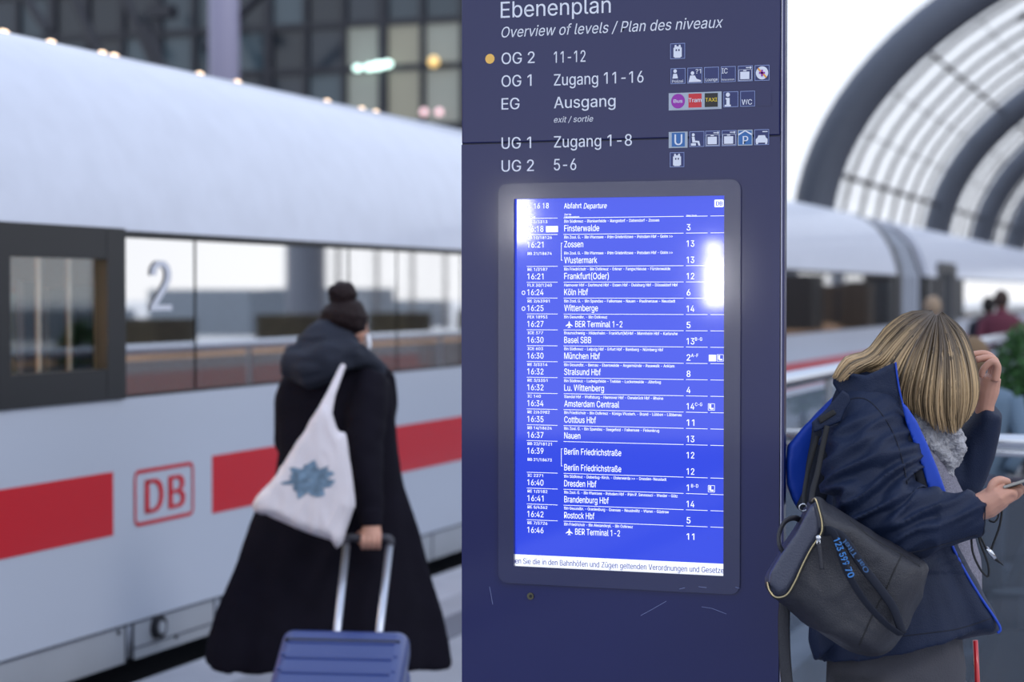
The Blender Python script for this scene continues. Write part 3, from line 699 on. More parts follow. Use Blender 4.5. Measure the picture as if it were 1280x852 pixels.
picto(837.5, 190.5, 'train', 18, 18.5)
# lock and scratches
c = KP(663.5, 744.5); lk = part('lock', MB().tube([c + Vector((0, -.004, 0)), c + Vector((0, .004, 0))], .008, 18), mat('worn brass lock', rgb(96, 94, 78), .35, metal=.8), k)
part('keyhole', MB().tube([c + Vector((.001, -.0046, 0)), c + Vector((.001, -.002, 0))], .0038, 12), M_dark, lk)
mb = MB()
for p in ([(801, 769), (812, 763), (833, 751)], [(877, 758), (890, 760), (908, 767)], [(850, 735.5), (857, 733.8)], [(874, 732.5), (884, 733.6)], [(920, 733), (925, 734.5)], [(612, 733), (616, 755)]):
    q = [KP(x, y, .0062 if y < 740 and x > 620 else .0004) for x, y in p]; mb.tube(q, .0005, 4)
part('scratch', mb, mat('bare scratch', rgb(130, 140, 185), .5), k)

# ------------------------------------------------------------------ railings round the stair well
M_steel = mat('brushed stainless steel', rgb(205, 208, 214), .22, metal=1, bump=.02, bscale=60)
M_post = mat('grey rail post', rgb(150, 154, 160), .35, metal=.8)
M_rg = bpy.data.materials.new('grey balustrade glass'); M_rg.use_nodes = True; clear_glass(M_rg, .12, (.62, .68, .74, 1), .16, (.30, .34, .40, 1))
r = thing('handrail', (-1.0, 7.0, 0), 'stainless steel handrail crossing behind the blonde woman with grey glass below', 'handrail')
A_, B_ = V(930, 541.5, 7.75), V(1330, 553.5, 6.75)
ux = (B_ - A_); ux.z = 0; ux.normalize()
part('rail_tube', MB().tube([A_, B_], .0245, 18), M_steel, r, True)
part('lower_tube', MB().tube([A_ + Vector((0, .02, -.04)), B_ + Vector((0, .02, -.04))], .015, 12), M_steel, r, True)
L_ = (B_ - A_).length
for i in range(2):
    s0 = .04 + (L_ - .06) * i / 2; s1 = (L_ - .06) * (i + 1) / 2
    a, b2 = A_ + ux * s0, A_ + ux * s1; nrm = Vector((-ux.y, ux.x, 0)) * .012
    part('glass_panel', MB().prism([(a.x, a.y, .08), (b2.x, b2.y, .08), (b2.x, b2.y, a.z - .09), (a.x, a.y, a.z - .09)], nrm), M_rg, r)
    part('post', MB().tube([(a.x - ux.x * .02, a.y, 0), (a.x - ux.x * .02, a.y, A_.z - .05)], .018, 8), M_post, r)
r2 = thing('handrail', (-2.4, 14, 0), 'stainless steel handrail running away along the platform, above the red train stripe', 'handrail')
RX = -1.95; a = onX(982, 475, RX); 
P = [Vector((RX, y, a.z)) for y in (8.2, 30)]
part('rail_tube', MB().tube(P, .038, 16), M_steel, r2, True)
for i in range(11): part('post', MB().tube([(RX, 8.3 + 2.1 * i, 0), (RX, 8.3 + 2.1 * i, a.z)], .022, 8), M_post, r2)
for i in range(10): part('glass_panel', MB().box((RX - .008, 8.35 + 2.1 * i, .1), (RX + .004, 10.35 + 2.1 * i, a.z - .08)), M_rg, r2)
# dark sloping parapet of the escalator beyond the glass, lower right
M_par = mat('dark escalator parapet', rgb(36, 36, 42), .5)
e_ = thing('escalator', (-.3, 9.5, 0), 'dark sloping escalator parapet at the lower right', 'escalator')
a, b2 = V(1200, 905, 8.6), V(1300, 655, 9.4)
part('parapet', MB().prism([a, b2, b2 + Vector((0, 0, -1.2)), a + Vector((0, 0, -1.0))], (.1, .35, 0)), M_par, e_)
part('handrail_belt', MB().tube([a + Vector((0, 0, .04)), b2 + Vector((0, 0, .04))], .035, 8), M_dark, e_)
part('newel', MB().tube([V(1276, 738, 8.3), V(1277, 780, 8.3)], [.12, .16], 12), M_par, e_)

# ------------------------------------------------------------------ people and plants far along the platform
def far_person(px, py_head, Z, top, legs, hair, label, width=1., h=.23):
    hd_ = V(px, py_head, Z); x, y = hd_.x, hd_.y; zt = hd_.z
    L = Vector((x, y, 0)); t = thing('person', L, label, 'person', None)
    k_ = zt / 1.6
    b_ = MB().loft([[Vector((x + rx * width * math.cos(q), y + ry * math.sin(q), z * k_)) for q in [2 * math.pi * i / 14 for i in range(14)]]
        for rx, ry, z in [(.17, .11, .8), (.19, .13, .95), (.19, .12, 1.15), (.23, .13, 1.35), (.2, .11, 1.42), (.07, .07, 1.47), (.055, .06, 1.53)]])
    for s in (-1, 1): b_.tube([(x + s * .2 * width, y, 1.38 * k_), (x + s * .26 * width, y - .02, 1.1 * k_), (x + s * .2 * width, y - .12, .95 * k_)], [.06, .05, .04], 8)
    part('jacket', b_, top, t, True)
    l_ = MB()
    for s in (-1, 1): l_.tube([(x + s * .09, y, .85 * k_), (x + s * .1, y - .02, .45 * k_), (x + s * .1, y + .02, .06)], [.09, .07, .055], 10).ball((x + s * .1, y - .05, .04), (.05, .12, .04))
    part('trousers', l_, legs, t, True)
    part('head', MB().ball((x, y, 1.6 * k_), (.08, .1, .115), 14, 10), M_skin_far, t, True)
    part('hair', MB().ball((x, y - .025, 1.625 * k_), (.094, .105, .115), 14, 10), hair, t, True)
M_skin_far = mat('skin far', rgb(190, 145, 125), .6)
cl = lambda n, *c: mat(n, rgb(*c), .9)
far_person(1252, 376, 24, cl('maroon coat', 96, 44, 60), cl('dark trousers', 30, 30, 36), cl('brown hair far', 60, 46, 42), 'blurred person in a maroon coat standing far along the platform')
far_person(1236, 383, 27, cl('black navy coat', 26, 28, 42), cl('black trousers', 24, 24, 30), cl('black hair far', 30, 26, 26), 'blurred person in a dark coat left of the person in maroon')
far_person(1216, 452, 10.5, cl('grey blue jacket', 92, 112, 132), cl('slate trousers', 52, 58, 70), cl('light brown hair far', 112, 92, 70), 'blurred person in a grey blue jacket just behind the raised hand')
far_person(1166, 386, 21, cl('white grey coat', 150, 155, 165), cl('grey trousers', 60, 62, 70), cl('fair hair far', 150, 130, 110), 'blurred person in a pale coat above the blonde hair')
# green shrub in a planter at right
def shrub(c, rr, label):
    t = thing('planted_shrub', (c.x, c.y, 0), label, 'plant')
    part('planter', MB().box((c.x - .3, c.y - .3, 0), (c.x + .3, c.y + .3, .55)), M_par, t)
    lf = MB()
    for i in range(900):
        d = Vector(rng.normal(size=3)); d.normalize(); p = c + Vector((d.x * rr[0], d.y * rr[1], d.z * rr[2])) * (.55 + .45 * rng.random())
        a_ = Vector(rng.normal(size=3)).normalized() * .045; b_ = Vector(rng.normal(size=3)).normalized() * .02
        lf.add([p - a_, p + b_, p + a_, p - b_], [(0, 1, 2, 3)])
    part('foliage', lf, mat('green leaves', rgb(54, 96, 48), .6, var=.4), t, kind='stuff')
    part('stem', MB().tube([(c.x, c.y, .5), (c.x, c.y, c.z)], .03, 6), M_par, t)
shrub(V(1283, 462, 13), (.22, .22, .32), 'green leafy shrub in a planter at the right edge behind the handrail')

# ------------------------------------------------------------------ soft bodies: one continuous remeshed surface per garment or limb
from mathutils import noise as NZ
def solid(mb, vox, sm=6, disp=None, tri=False):
    me = bpy.data.meshes.new('tmp'); me.from_pydata([tuple(v) for v in mb.v], [], mb.f); me.validate()
    o = bpy.data.objects.new('tmp', me); C.objects.link(o)
    r = o.modifiers.new('r', 'REMESH'); r.mode = 'VOXEL'; r.voxel_size = vox
    if sm: q = o.modifiers.new('s', 'SMOOTH'); q.iterations = sm; q.factor = .5
    out = bpy.data.meshes.new_from_object(o.evaluated_get(DG())); bpy.data.objects.remove(o); bpy.data.meshes.remove(me)
    n = len(out.vertices); co = np.empty(n * 3, np.float32); out.vertices.foreach_get('co', co); co = co.reshape(-1, 3)
    if disp is not None:
        nr = np.empty(n * 3, np.float32); out.vertices.foreach_get('normal', nr); nr = nr.reshape(-1, 3)
        d = np.array([disp(Vector(p)) for p in co], np.float32); co = co + nr * d[:, None]
    r = MB(); r.v = [tuple(p) for p in co.tolist()]; r.f = [tuple(p.vertices) for p in out.polygons]; r.c = []
    bpy.data.meshes.remove(out); return r
def S(pts, n=20, mb=None, cap=True):
    """tube through stations (px, py, camera depth, half width in px, half depth in m)"""
    P = [V(p[0], p[1], p[2]) for p in pts]
    return (mb or MB()).tube(P, [(p[4], p[3] * p[2] / F) for p in pts], n, flat=FW)
def cr_spline(pts, m=6):
    pts = [np.array(p, float) for p in pts]; out = []
    for i in range(len(pts) - 1):
        a = pts[max(i - 1, 0)]; b = pts[i]; c = pts[i + 1]; d = pts[min(i + 2, len(pts) - 1)]
        for k in range(m):
            t = k / m; out.append(.5 * ((2 * b) + (c - a) * t + (2 * a - 5 * b + 4 * c - d) * t * t + (3 * b - 3 * c + d - a) * t ** 3))
    out.append(pts[-1]); return out
def pillow(poly, Z, th, layers=7, edge=.8, mb=None, zf=None):
    """closed rounded slab with the given outline, its own depth and thickness"""
    mb = mb or MB(); n = len(poly); cx = sum(p[0] for p in poly) / n; cy = sum(p[1] for p in poly) / n; rings = []
    for k in range(layers):
        a = -math.pi / 2 + math.pi * k / (layers - 1); s = edge + (1 - edge) * math.cos(a); dz = th / 2 * math.sin(a)
        rings.append([V(cx + (x - cx) * s, cy + (y - cy) * s, (zf(x, y) if zf else Z) + dz) for x, y in poly])
    return mb.loft(rings)
def fold(p, sc_, amp, seed=0., sq=1.):
    q = Vector((p.x * sc_[0] + seed, p.y * sc_[1] + seed * .7, p.z * sc_[2]))
    return amp * (1 - 2 * abs(NZ.noise(q))) * sq
def ribbon(pts, Z, w_, th=.003, m=6):
    """flat strap along pixel points (x, y[, depth]); w_ half width in px"""
    P = cr_spline([(p[0], p[1], p[2] if len(p) > 2 else Z) for p in pts], m)
    return MB().tube([V(*p) for p in P], [(th, w_ * P[0][2] / F)] * len(P), 8, flat=FW)

M_skin = mat('fair skin', rgb(196, 146, 126), .5, var=.06, vscale=30); M_skin.node_tree.nodes['Principled BSDF'].inputs['Subsurface Weight'].default_value = .1
M_skin.node_tree.nodes['Principled BSDF'].inputs['Subsurface Radius'].default_value = (.01, .004, .002)
M_jack = mat('navy softshell cloth', rgb(18, 31, 58), .6, spec=.3, var=.08, vscale=12, bump=.25, bscale=350)
M_lin = mat('royal blue lining', rgb(8, 62, 176), .6, var=.06, vscale=20)
M_navd = mat('dark navy webbing', rgb(20, 26, 42), .8)
M_blk = mat('black webbing', rgb(20, 21, 26), .7, bump=.3, bscale=500)
M_leath = mat('black grained leather', rgb(36, 37, 46), .42, spec=.5, var=.12, vscale=20, bump=.35, bscale=420)
M_gold = mat('brass zip', rgb(196, 180, 140), .3, metal=1); M_chr = mat('chrome metal', rgb(210, 212, 216), .15, metal=1)
M_pant = mat('grey trousers', rgb(66, 66, 74), .85, var=.06, bump=.3, bscale=300)
M_swt = mat('mottled grey knit', rgb(128, 126, 140), .95, var=.22, vscale=160, bump=.6, bscale=300)
M_scarf = mat('pale grey lace scarf', rgb(168, 168, 174), .9, var=.25, vscale=55, bump=1., bscale=110)
M_shoe = mat('black shoe leather', rgb(24, 24, 28), .5)
M_hair = mat('blonde hair', (.5, .4, .25, 1), .42, spec=.4, attr='tint')

# ------------------------------------------------------------------ woman with blonde hair leaning at the kiosk
PZ = 4.42
c0 = V(1110, 800, PZ)
wo_ = thing('person', (c0.x, c0.y, 0), 'person with blonde hair in a navy jacket with blue lining, looking down at a phone', 'person')
def lerp_fold_sleeve(p):
    return fold(p, (9, 9, 26), .0085, 3) + fold(p, (30, 30, 40), .002, 9)
# trousers and shoes
tr = MB()
S([(1120, 770, 4.46, 78, .12), (1120, 830, 4.46, 84, .125), (1118, 880, 4.46, 84, .12)], mb=tr)
S([(1082, 850, 4.40, 50, .085), (1078, 1050, 4.38, 42, .065), (1076, 1200, 4.40, 34, .055), (1078, 1325, 4.42, 34, .055)], mb=tr)
S([(1162, 850, 4.54, 50, .085), (1164, 1050, 4.54, 40, .065), (1170, 1200, 4.56, 34, .055), (1174, 1318, 4.56, 34, .055)], mb=tr)
part('trousers', solid(tr, .012, 8, lambda p: fold(p, (14, 14, 5), .006, 5)), M_pant, wo_, True)
for x, Z in ((1084, 4.41), (1180, 4.56)):
    b_ = V(x, 1200, Z); q = MB().tube([Vector((b_.x, b_.y, .05)) - RT * .04, Vector((b_.x, b_.y, .05)) + RT * .06, Vector((b_.x, b_.y, .04)) + RT * .16, Vector((b_.x, b_.y, .035)) + RT * .2], [(.05, .045), (.05, .045), (.035, .045), (.02, .03)], 12)
    part('shoe', solid(q, .01, 4), M_shoe, wo_, True)
# sweater body (continuous torso, neck) and head
tb = MB()
S([(1128, 470, 4.46, 26, .05), (1130, 510, 4.47, 40, .07), (1126, 570, 4.47, 53, .11), (1146, 640, 4.48, 62, .12), (1163, 720, 4.48, 64, .12), (1168, 790, 4.48, 62, .12)], mb=tb)
part('sweater', solid(tb, .009, 8, lambda p: fold(p, (16, 16, 7), .004, 2)), M_swt, wo_, True)
hb = MB()
S([(1122, 520, 4.47, 24, .04), (1140, 480, 4.46, 28, .05)], mb=hb)
hc = V(1156, 455, 4.46); rr = (.078, .095, .115)
ax = (RT * .82 - UP * .57).normalized()        # the way the face looks, bent down to the right
hb.tube([hc - ax * .085, hc - ax * .06, hc, hc + ax * .05, hc + ax * .08, hc + ax * .088], [(.03, .04), (.062, .075), (.078, .102), (.07, .095), (.045, .07), (.02, .03)], 20, flat=FW)
up2 = (UP * .82 + RT * .57).normalized()
hb.tube([hc + ax * .075 + up2 * .02, hc + ax * .1 - up2 * .012, hc + ax * .085 - up2 * .022], [.008, .014, .01], 8)          # nose
hb.tube([hc + ax * .03 - up2 * .06, hc + ax * .07 - up2 * .095], [(.05, .04), (.03, .022)], 12, flat=FW)                     # jaw and chin
for s in (-1, 1): hb.ball(hc - ax * .005 + FW * (.078 * s) - up2 * .01, (.012, .016, .028))                                  # ears
part('head', solid(hb, .005, 5), M_skin, wo_, True)
for s in (-1, 1):
    ey = hc + ax * .078 + FW * (.03 * s) + up2 * .008
    part('eye', MB().ball(ey, .012, 10, 8), mat('eye white', rgb(225, 222, 218), .3) if s < 0 else bpy.data.materials['eye white'], wo_, True)
part('mouth', MB().tube([hc + ax * .088 - up2 * .048 - FW * .024, hc + ax * .094 - up2 * .047, hc + ax * .088 - up2 * .048 + FW * .024], [.004, .006, .004], 8), mat('lips', rgb(170, 92, 88), .5), wo_, True)
# jacket: body, collar, both sleeves as one surface
jb = MB()
S([(1094, 500, 4.44, 44, .09), (1092, 530, 4.44, 56, .13), (1094, 580, 4.44, 66, .155), (1094, 640, 4.44, 72, .16), (1100, 700, 4.44, 84, .165), (1112, 750, 4.44, 96, .17), (1124, 800, 4.44, 102, .175)], 28, mb=jb)
pillow([(1150, 560), (1175, 610), (1205, 690), (1249, 778), (1247, 790), (1200, 800), (1120, 806), (1040, 808), (1018, 828), (1010, 800), (1014, 700), (1060, 600)], 4.40, .12, mb=jb)
# near sleeve
S([(1074, 478, 4.42, 24, .05), (1082, 500, 4.38, 42, .08), (1086, 545, 4.33, 55, .095), (1090, 600, 4.28, 58, .092), (1102, 645, 4.24, 54, .085), (1130, 660, 4.22, 44, .075), (1180, 650, 4.21, 34, .06), (1226, 643, 4.21, 28, .05)], 24, mb=jb)
# far sleeve up to the raised hand
S([(1140, 560, 4.60, 40, .08), (1180, 590, 4.64, 40, .07), (1204, 590, 4.64, 34, .06), (1216, 562, 4.62, 29, .055), (1229, 530, 4.60, 22, .05), (1238, 510, 4.585, 15, .042)], 20, mb=jb)
def jf(p):
    d = (p - EYE).dot(FW); x = 640 + F * (p - EYE).dot(RT) / d; y = 426 - F * (p - EYE).dot(UP) / d
    r = 0.
    if d < 4.36 and y < 715:       # sleeve: slanting creases that gather at the elbow
        u = (x * .55 + y * .95) / 21.0; v2 = (x * .9 - y * .5) / 70.0
        k_ = min(1, max(0, (y - 500) / 60)) * (1 if x < 1175 else .45)
        r += .024 * k_ * (.7 - 2.4 * min(.45, abs(NZ.noise(Vector((u, v2, 1.7)))))) * (1 if y < 640 else max(.3, 1 - (y - 640) / 60)) + .0035 * NZ.noise(Vector((u * 2.3, v2 * 2, 5)))
    else:
        r += .005 * NZ.noise(Vector((x / 38, y / 130, 2))) + .003 * NZ.noise(Vector((x / 16, y / 60, 8)))
    return r
jk = part('jacket', solid(jb, .0055, 7, jf), M_jack, wo_, True)
from mathutils.bvhtree import BVHTree
def draped(name, target, px, r, m, par, lift=.0, seg=8):
    q = target.matrix_world; vs = [v.co + ORG[target] for v in target.data.vertices]
    bv = BVHTree.FromPolygons(vs, [tuple(p.vertices) for p in target.data.polygons]); out = []
    for x, y, _ in cr_spline([(a, b, 0) for a, b in px], seg):
        d = ray(x, y).normalized(); h = bv.ray_cast(EYE, d)[0]
        if h: out.append(h - d * lift)
    return part(name, MB().tube(out, r, 6), m, par, True)
M_stitch = mat('dark seam thread', rgb(8, 16, 36), .8)
draped('seam', jk, [(1048, 512), (1060, 500), (1080, 498), (1098, 512), (1116, 540), (1128, 575), (1134, 605)], .0013, M_stitch, wo_)
draped('seam', jk, [(1228, 616), (1232, 640), (1229, 668)], .0014, M_stitch, wo_)
draped('seam', jk, [(1060, 795), (1100, 797), (1160, 791), (1200, 785), (1240, 772)], .0012, M_stitch, wo_)
draped('seam', jk, [(1100, 693), (1140, 690), (1180, 680), (1222, 668)], .0012, M_stitch, wo_)
# stand up collar round the neck, open to the front, thick
cl_ = MB()
rings = []
def ring_(cx, cy, Z, a, b, tilt, n=22, off=0.):
    out = []
    for i in range(n):
        q = math.radians(-35 + 290 * i / (n - 1) + 0)      # from the front near side round the back to the far side
        u, v_ = math.cos(q + math.pi * 0.0), math.sin(q)
        out.append(V(cx + a * -u * 1.0, cy + tilt * -u, Z) - FW * (b * v_))
    return out
collar = MB()
colr = [(1083, 470), (1098, 464), (1119, 452), (1121, 470), (1125, 495), (1133, 520), (1144, 548), (1150, 575), (1136, 560), (1118, 530), (1104, 512), (1086, 503), (1066, 495), (1048, 490), (1041, 479), (1044, 468), (1060, 466)]
pillow(colr, 4.3, .022, 5, .97, mb=collar, zf=lambda x, y: 4.305 + .05 * ((x - 1085) / 45) ** 2 * (1 if x < 1085 else .2))
S([(1100, 512, 4.43, 40, .085), (1084, 480, 4.43, 38, .075)], 20, mb=collar)
co = part('collar', solid(collar, .0045, 4, lambda p: fold(p, (14, 14, 22), .003, 4)), M_jack, jk if False else wo_, True)
edge = [(1119.5, 452.5, 4.300), (1121.5, 470, 4.298), (1126, 495, 4.298), (1133.5, 520, 4.295), (1145, 548, 4.285)]
part('collar_piping', MB().tube([V(*p) for p in cr_spline(edge)], .0021, 8), M_lin, wo_, True)
# blue lining turned out along the open front
part('front_lining', solid(pillow([(1126, 500), (1134, 508), (1146, 526), (1160, 556), (1172, 585), (1184, 618), (1162, 618), (1154, 590), (1144, 560), (1133, 530)], 4.335, .02, 5, .93, zf=lambda x, y: 4.262 + .0002 * (x - 1126)), .004, 4), M_lin, wo_, True)
part('front_lining', MB().tube([V(*p) for p in cr_spline([(1186, 672, 4.345), (1200, 702, 4.35), (1222, 740, 4.355), (1249, 781, 4.36), (1247, 791, 4.36)])], [(.003, .0042)] * 25, 8), M_lin, wo_, True)
# dark gap panel between front edge and sleeve
part('facing', solid(pillow([(1133, 522), (1150, 565), (1160, 600), (1163, 622), (1148, 622), (1142, 585), (1132, 545)], 4.33, .02, 5, .93, zf=lambda x, y: 4.272), .004, 3), M_navd, wo_, True)
# hood hanging open behind the shoulder: blue inside, navy edge
hl = [(1053, 484), (1046, 490), (1028, 510), (1006, 532), (985, 558), (983, 580), (984, 606), (990, 622), (997, 634), (1006, 622), (1010, 595), (1014, 565), (1022, 535), (1040, 512), (1056, 495)]
part('hood_lining', solid(pillow(hl, 4.46, .05, 7, .88, zf=lambda x, y: 4.45 + .0004 * (x - 977)), .005, 5, lambda p: fold(p, (18, 18, 10), .003, 6)), M_lin, wo_, True)
part('hood', solid(pillow([(1016, 528), (1040, 508), (1046, 560), (1040, 620), (1026, 634), (1004, 640), (996, 634), (1006, 612), (1010, 570)], 4.42, .06, 7, .85), .005, 5, lambda p: fold(p, (18, 18, 10), .003, 7)), M_navd, wo_, True)
tb_ = solid(pillow([(1014, 528), (1030, 514), (1044, 498), (1053, 487), (1062, 493), (1063, 502), (1056, 514), (1051, 527), (1034, 534), (1017, 541)], 4.27, .014, 5, .94), .003, 3)
sh = part('shoulder_tab', tb_, M_jack, wo_, True)
part('touch_tape', solid(pillow([(1022, 522), (1042, 511), (1046, 517), (1025, 530)], 4.262, .008, 5, .96), .0025, 2), M_blk, sh, True)
# scarf
sf = MB()
for pts in ([(1140, 512), (1160, 528), (1184, 536), (1196, 552)], [(1146, 528), (1164, 545), (1186, 552), (1192, 566)], [(1154, 545), (1170, 562), (1184, 574), (1178, 588)], [(1140, 520), (1150, 540), (1164, 560), (1172, 580)], [(1170, 520), (1186, 534), (1196, 556), (1186, 575)]):
    S([(x, y, 4.40 + .012 * i, 11, .03) for i, (x, y) in enumerate(pts)], 10, mb=sf)
part('scarf', solid(sf, .005, 2, lambda p: fold(p, (70, 70, 70), .006, 1)), M_scarf, wo_, True)

# hands
def finger(mb, pts, r0, r1, m=4):
    P = cr_spline(pts, m); n = len(P); mb.tube([V(*p) for p in P], [r0 + (r1 - r0) * i / (n - 1) for i in range(n)], 10)
    mb.ball(V(*P[-1]), r1 * 1.02, 8, 6)
nh = MB()
S([(1218, 636, 4.21, 17, .03), (1234, 630, 4.205, 18, .032), (1248, 620, 4.20, 17, .036), (1258, 613, 4.20, 13, .034)], 16, mb=nh)
finger(nh, [(1238, 622, 4.19), (1241, 606, 4.185), (1249, 600, 4.185), (1259, 602, 4.19)], .0115, .0085)              # thumb over the top
for i, (dx, dy, dz, L_) in enumerate([(0, -2, .028, 1.0), (1, 0, .009, 1.05), (-1, 3, -.010, 1.0), (-4, 6, -.028, .85)]):
    finger(nh, [(1254 + dx, 617 + dy, 4.20 + dz), (1254 + 14 * L_ + dx, 609 + dy, 4.20 + dz), (1254 + 21 * L_ + dx, 611 + dy, 4.205 + dz), (1254 + 17 * L_ + dx, 617 + dy, 4.21 + dz), (1254 + 8 * L_ + dx, 621 + dy, 4.21 + dz)], .0088, .0072)
part('hand', solid(nh, .0022, 3), M_skin, wo_, True, label='hand holding the phone')
rh = MB()
S([(1230, 522, 4.585, 11.5, .026), (1231, 505, 4.58, 12, .027), (1234, 488, 4.575, 15, .032), (1238, 470, 4.57, 13, .036)], 16, mb=rh)
finger(rh, [(1244, 476, 4.535), (1247, 458, 4.53), (1240, 452, 4.53), (1230, 460, 4.535), (1227, 468, 4.54)], .0095, .0075)
finger(rh, [(1243, 472, 4.555), (1245, 453, 4.55), (1236, 447, 4.55), (1222, 449, 4.55)], .0098, .0078)
finger(rh, [(1241, 470, 4.577), (1242, 450, 4.577), (1231, 442, 4.577), (1216, 443, 4.577)], .0098, .008)
finger(rh, [(1239, 470, 4.598), (1239, 451, 4.60), (1228, 443, 4.60), (1214, 446, 4.60)], .0095, .0078)
finger(rh, [(1228, 494, 4.60), (1220, 480, 4.61), (1217, 466, 4.61)], .011, .0085)
part('hand', solid(rh, .0022, 3), M_skin, wo_, True, label='raised hand at the hair')
part('bracelet', MB().tube([V(1232 + 11 * math.cos(a), 516.5 + 2.5 * math.cos(a), 4.585) - FW * (.028 * math.sin(a)) for a in [2 * math.pi * i / 20 for i in range(21)]], .0016, 6), M_chr, wo_, True)

# hair: cap plus locks that follow the comb lines from the parting
G = [[(1164, 388), (1134, 391), (1106, 411), (1084, 439), (1056, 447), (1040, 472)],
     [(1166, 389), (1140, 400), (1113, 425), (1092, 448), (1068, 460), (1050, 478)],
     [(1167, 391), (1146, 412), (1124, 438), (1110, 456), (1094, 462), (1080, 468)],
     [(1168, 393), (1152, 420), (1138, 450), (1129, 478), (1125, 496), (1127, 513)],
     [(1170, 394), (1160, 425), (1152, 455), (1146, 480), (1144, 500), (1146, 519)],
     [(1172, 394), (1172, 430), (1168, 465), (1165, 495), (1166, 518), (1171, 541)],
     [(1174, 393), (1184, 430), (1187, 465), (1188, 500), (1189, 523), (1193, 543)],
     [(1176, 391), (1196, 425), (1206, 460), (1209, 495), (1206, 518), (1202, 535)],
     [(1178, 390), (1203, 412), (1217, 446), (1223, 480), (1221, 503), (1214, 520)]]
G = [np.array(cr_spline([(x, y, 0) for x, y in g], 3))[:, :2] for g in G]; NT = len(G[0])
BUL = np.interp(np.linspace(0, 1, NT), [0, .1, .25, .5, .75, 1], [.012, .05, .09, .115, .1, .085])
def hairpt(u, t, side, off=0.):
    """u across the comb lines 0..1, t 0..1 from root to tip"""
    g = u * (len(G) - 1); i = min(int(g), len(G) - 2); f = g - i; tt = t * (NT - 1); j = min(int(tt), NT - 2); h = tt - j
    p = (G[i][j] * (1 - h) + G[i][j + 1] * h) * (1 - f) + (G[i + 1][j] * (1 - h) + G[i + 1][j + 1] * h) * f
    b = BUL[j] * (1 - h) + BUL[j + 1] * h
    s = max(0., math.sin(math.pi * min(1, max(0, u)))) ** .55
    if side > 0 and u < .22: q_ = max(0, t - .45) / .55 * min(1, (.22 - u) / .08); b += .06 * q_; s = s + (1 - s) * q_
    return p[0], p[1], 4.445 - side * (b * s + off)
cap = MB(); nu = 26; nt_ = 16
def grid(side): return [[V(*hairpt(u, t, side, -.012)) for u in np.linspace(0, 1, nu)] for t in np.linspace(0, .86, nt_)]
g1, g2 = grid(1), grid(-1)
rings = [a + b[::-1] for a, b in zip(g1, g2)]
cap.loft(rings)
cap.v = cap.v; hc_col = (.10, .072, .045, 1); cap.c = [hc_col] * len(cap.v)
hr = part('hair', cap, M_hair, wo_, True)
lk = MB()
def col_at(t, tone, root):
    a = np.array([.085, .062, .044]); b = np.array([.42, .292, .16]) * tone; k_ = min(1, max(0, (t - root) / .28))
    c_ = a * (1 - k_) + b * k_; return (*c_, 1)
def lock(u0, u1, side, w0, off, t1, tone, root, wob):
    n = 12; vs = []; cs = []; ph = rng.random() * 6
    pts = []
    for i in range(n + 1):
        t = t1 * i / n; u = u0 + (u1 - u0) * t + wob * math.sin(3 * t + ph) * t
        pts.append(V(*hairpt(min(1, max(0, u)), t, side, off * min(1, t * 5 + .25))))
    b0 = len(lk.v); ref = FW
    for i, p in enumerate(pts):
        tg = (pts[min(i + 1, n)] - pts[max(i - 1, 0)]).normalized(); sd = tg.cross(FW).normalized(); nn = sd.cross(tg)
        wdt = w0 * (min(1, .35 + 2.2 * i / n)) * (1 - max(0, (i / n - .72) / .28) * .8)
        for k in range(4):
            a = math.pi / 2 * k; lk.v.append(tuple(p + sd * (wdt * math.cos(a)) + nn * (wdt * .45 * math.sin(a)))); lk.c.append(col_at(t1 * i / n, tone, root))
    for i in range(n):
        for k in range(4):
            j = (k + 1) % 4; lk.f.append((b0 + i * 4 + k, b0 + i * 4 + j, b0 + i * 4 + 4 + j, b0 + i * 4 + 4 + k))
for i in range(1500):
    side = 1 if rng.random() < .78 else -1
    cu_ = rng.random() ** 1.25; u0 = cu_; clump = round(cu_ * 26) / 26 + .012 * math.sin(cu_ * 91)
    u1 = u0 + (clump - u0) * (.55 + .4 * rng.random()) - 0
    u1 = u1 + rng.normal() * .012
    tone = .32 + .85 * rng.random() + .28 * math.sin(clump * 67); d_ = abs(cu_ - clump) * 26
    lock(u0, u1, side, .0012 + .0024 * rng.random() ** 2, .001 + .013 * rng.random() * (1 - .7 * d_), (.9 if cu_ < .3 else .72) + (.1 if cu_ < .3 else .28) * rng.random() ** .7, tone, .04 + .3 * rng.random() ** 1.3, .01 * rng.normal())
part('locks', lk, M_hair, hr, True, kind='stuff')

# phone and cord in her hand
ph_ = thing('mobile_phone', V(1262, 606, 4.2), 'thin pale mobile phone held in the blonde person\'s hand at the right edge', 'phone')
a, b_ = V(1254, 609, 4.20), V(1322, 588, 4.17); dv = (b_ - a); w2 = ray(1262, 606).normalized() * .033
q = (dv.cross(w2)).normalized() * .0034
bevel(part('case', MB().prism([a - w2 - q, b_ - w2 - q, b_ + w2 - q, a + w2 - q], q * 2), mat('champagne phone case', rgb(150, 148, 142), .3, metal=.6), ph_), .002, 2)
part('glass', MB().prism([a - w2 * .93 + dv * .03 - q * 1.15, b_ - w2 * .93 - dv * .03 - q * 1.15, b_ + w2 * .93 - dv * .03 - q * 1.15, a + w2 * .93 + dv * .03 - q * 1.15], -q * .1), M_black, ph_)
cd_ = thing('phone_cord', V(1238, 680, 4.22), 'looped black cord with a metal toggle hanging below the phone hand', 'cord')
part('loop', MB().tube([V(*p) for p in cr_spline([(1253, 632, 4.21), (1250, 655, 4.21), (1242, 678, 4.215), (1236, 690, 4.22), (1226, 672, 4.22), (1221, 668, 4.23)])], .0024, 8), M_blk, cd_, True)
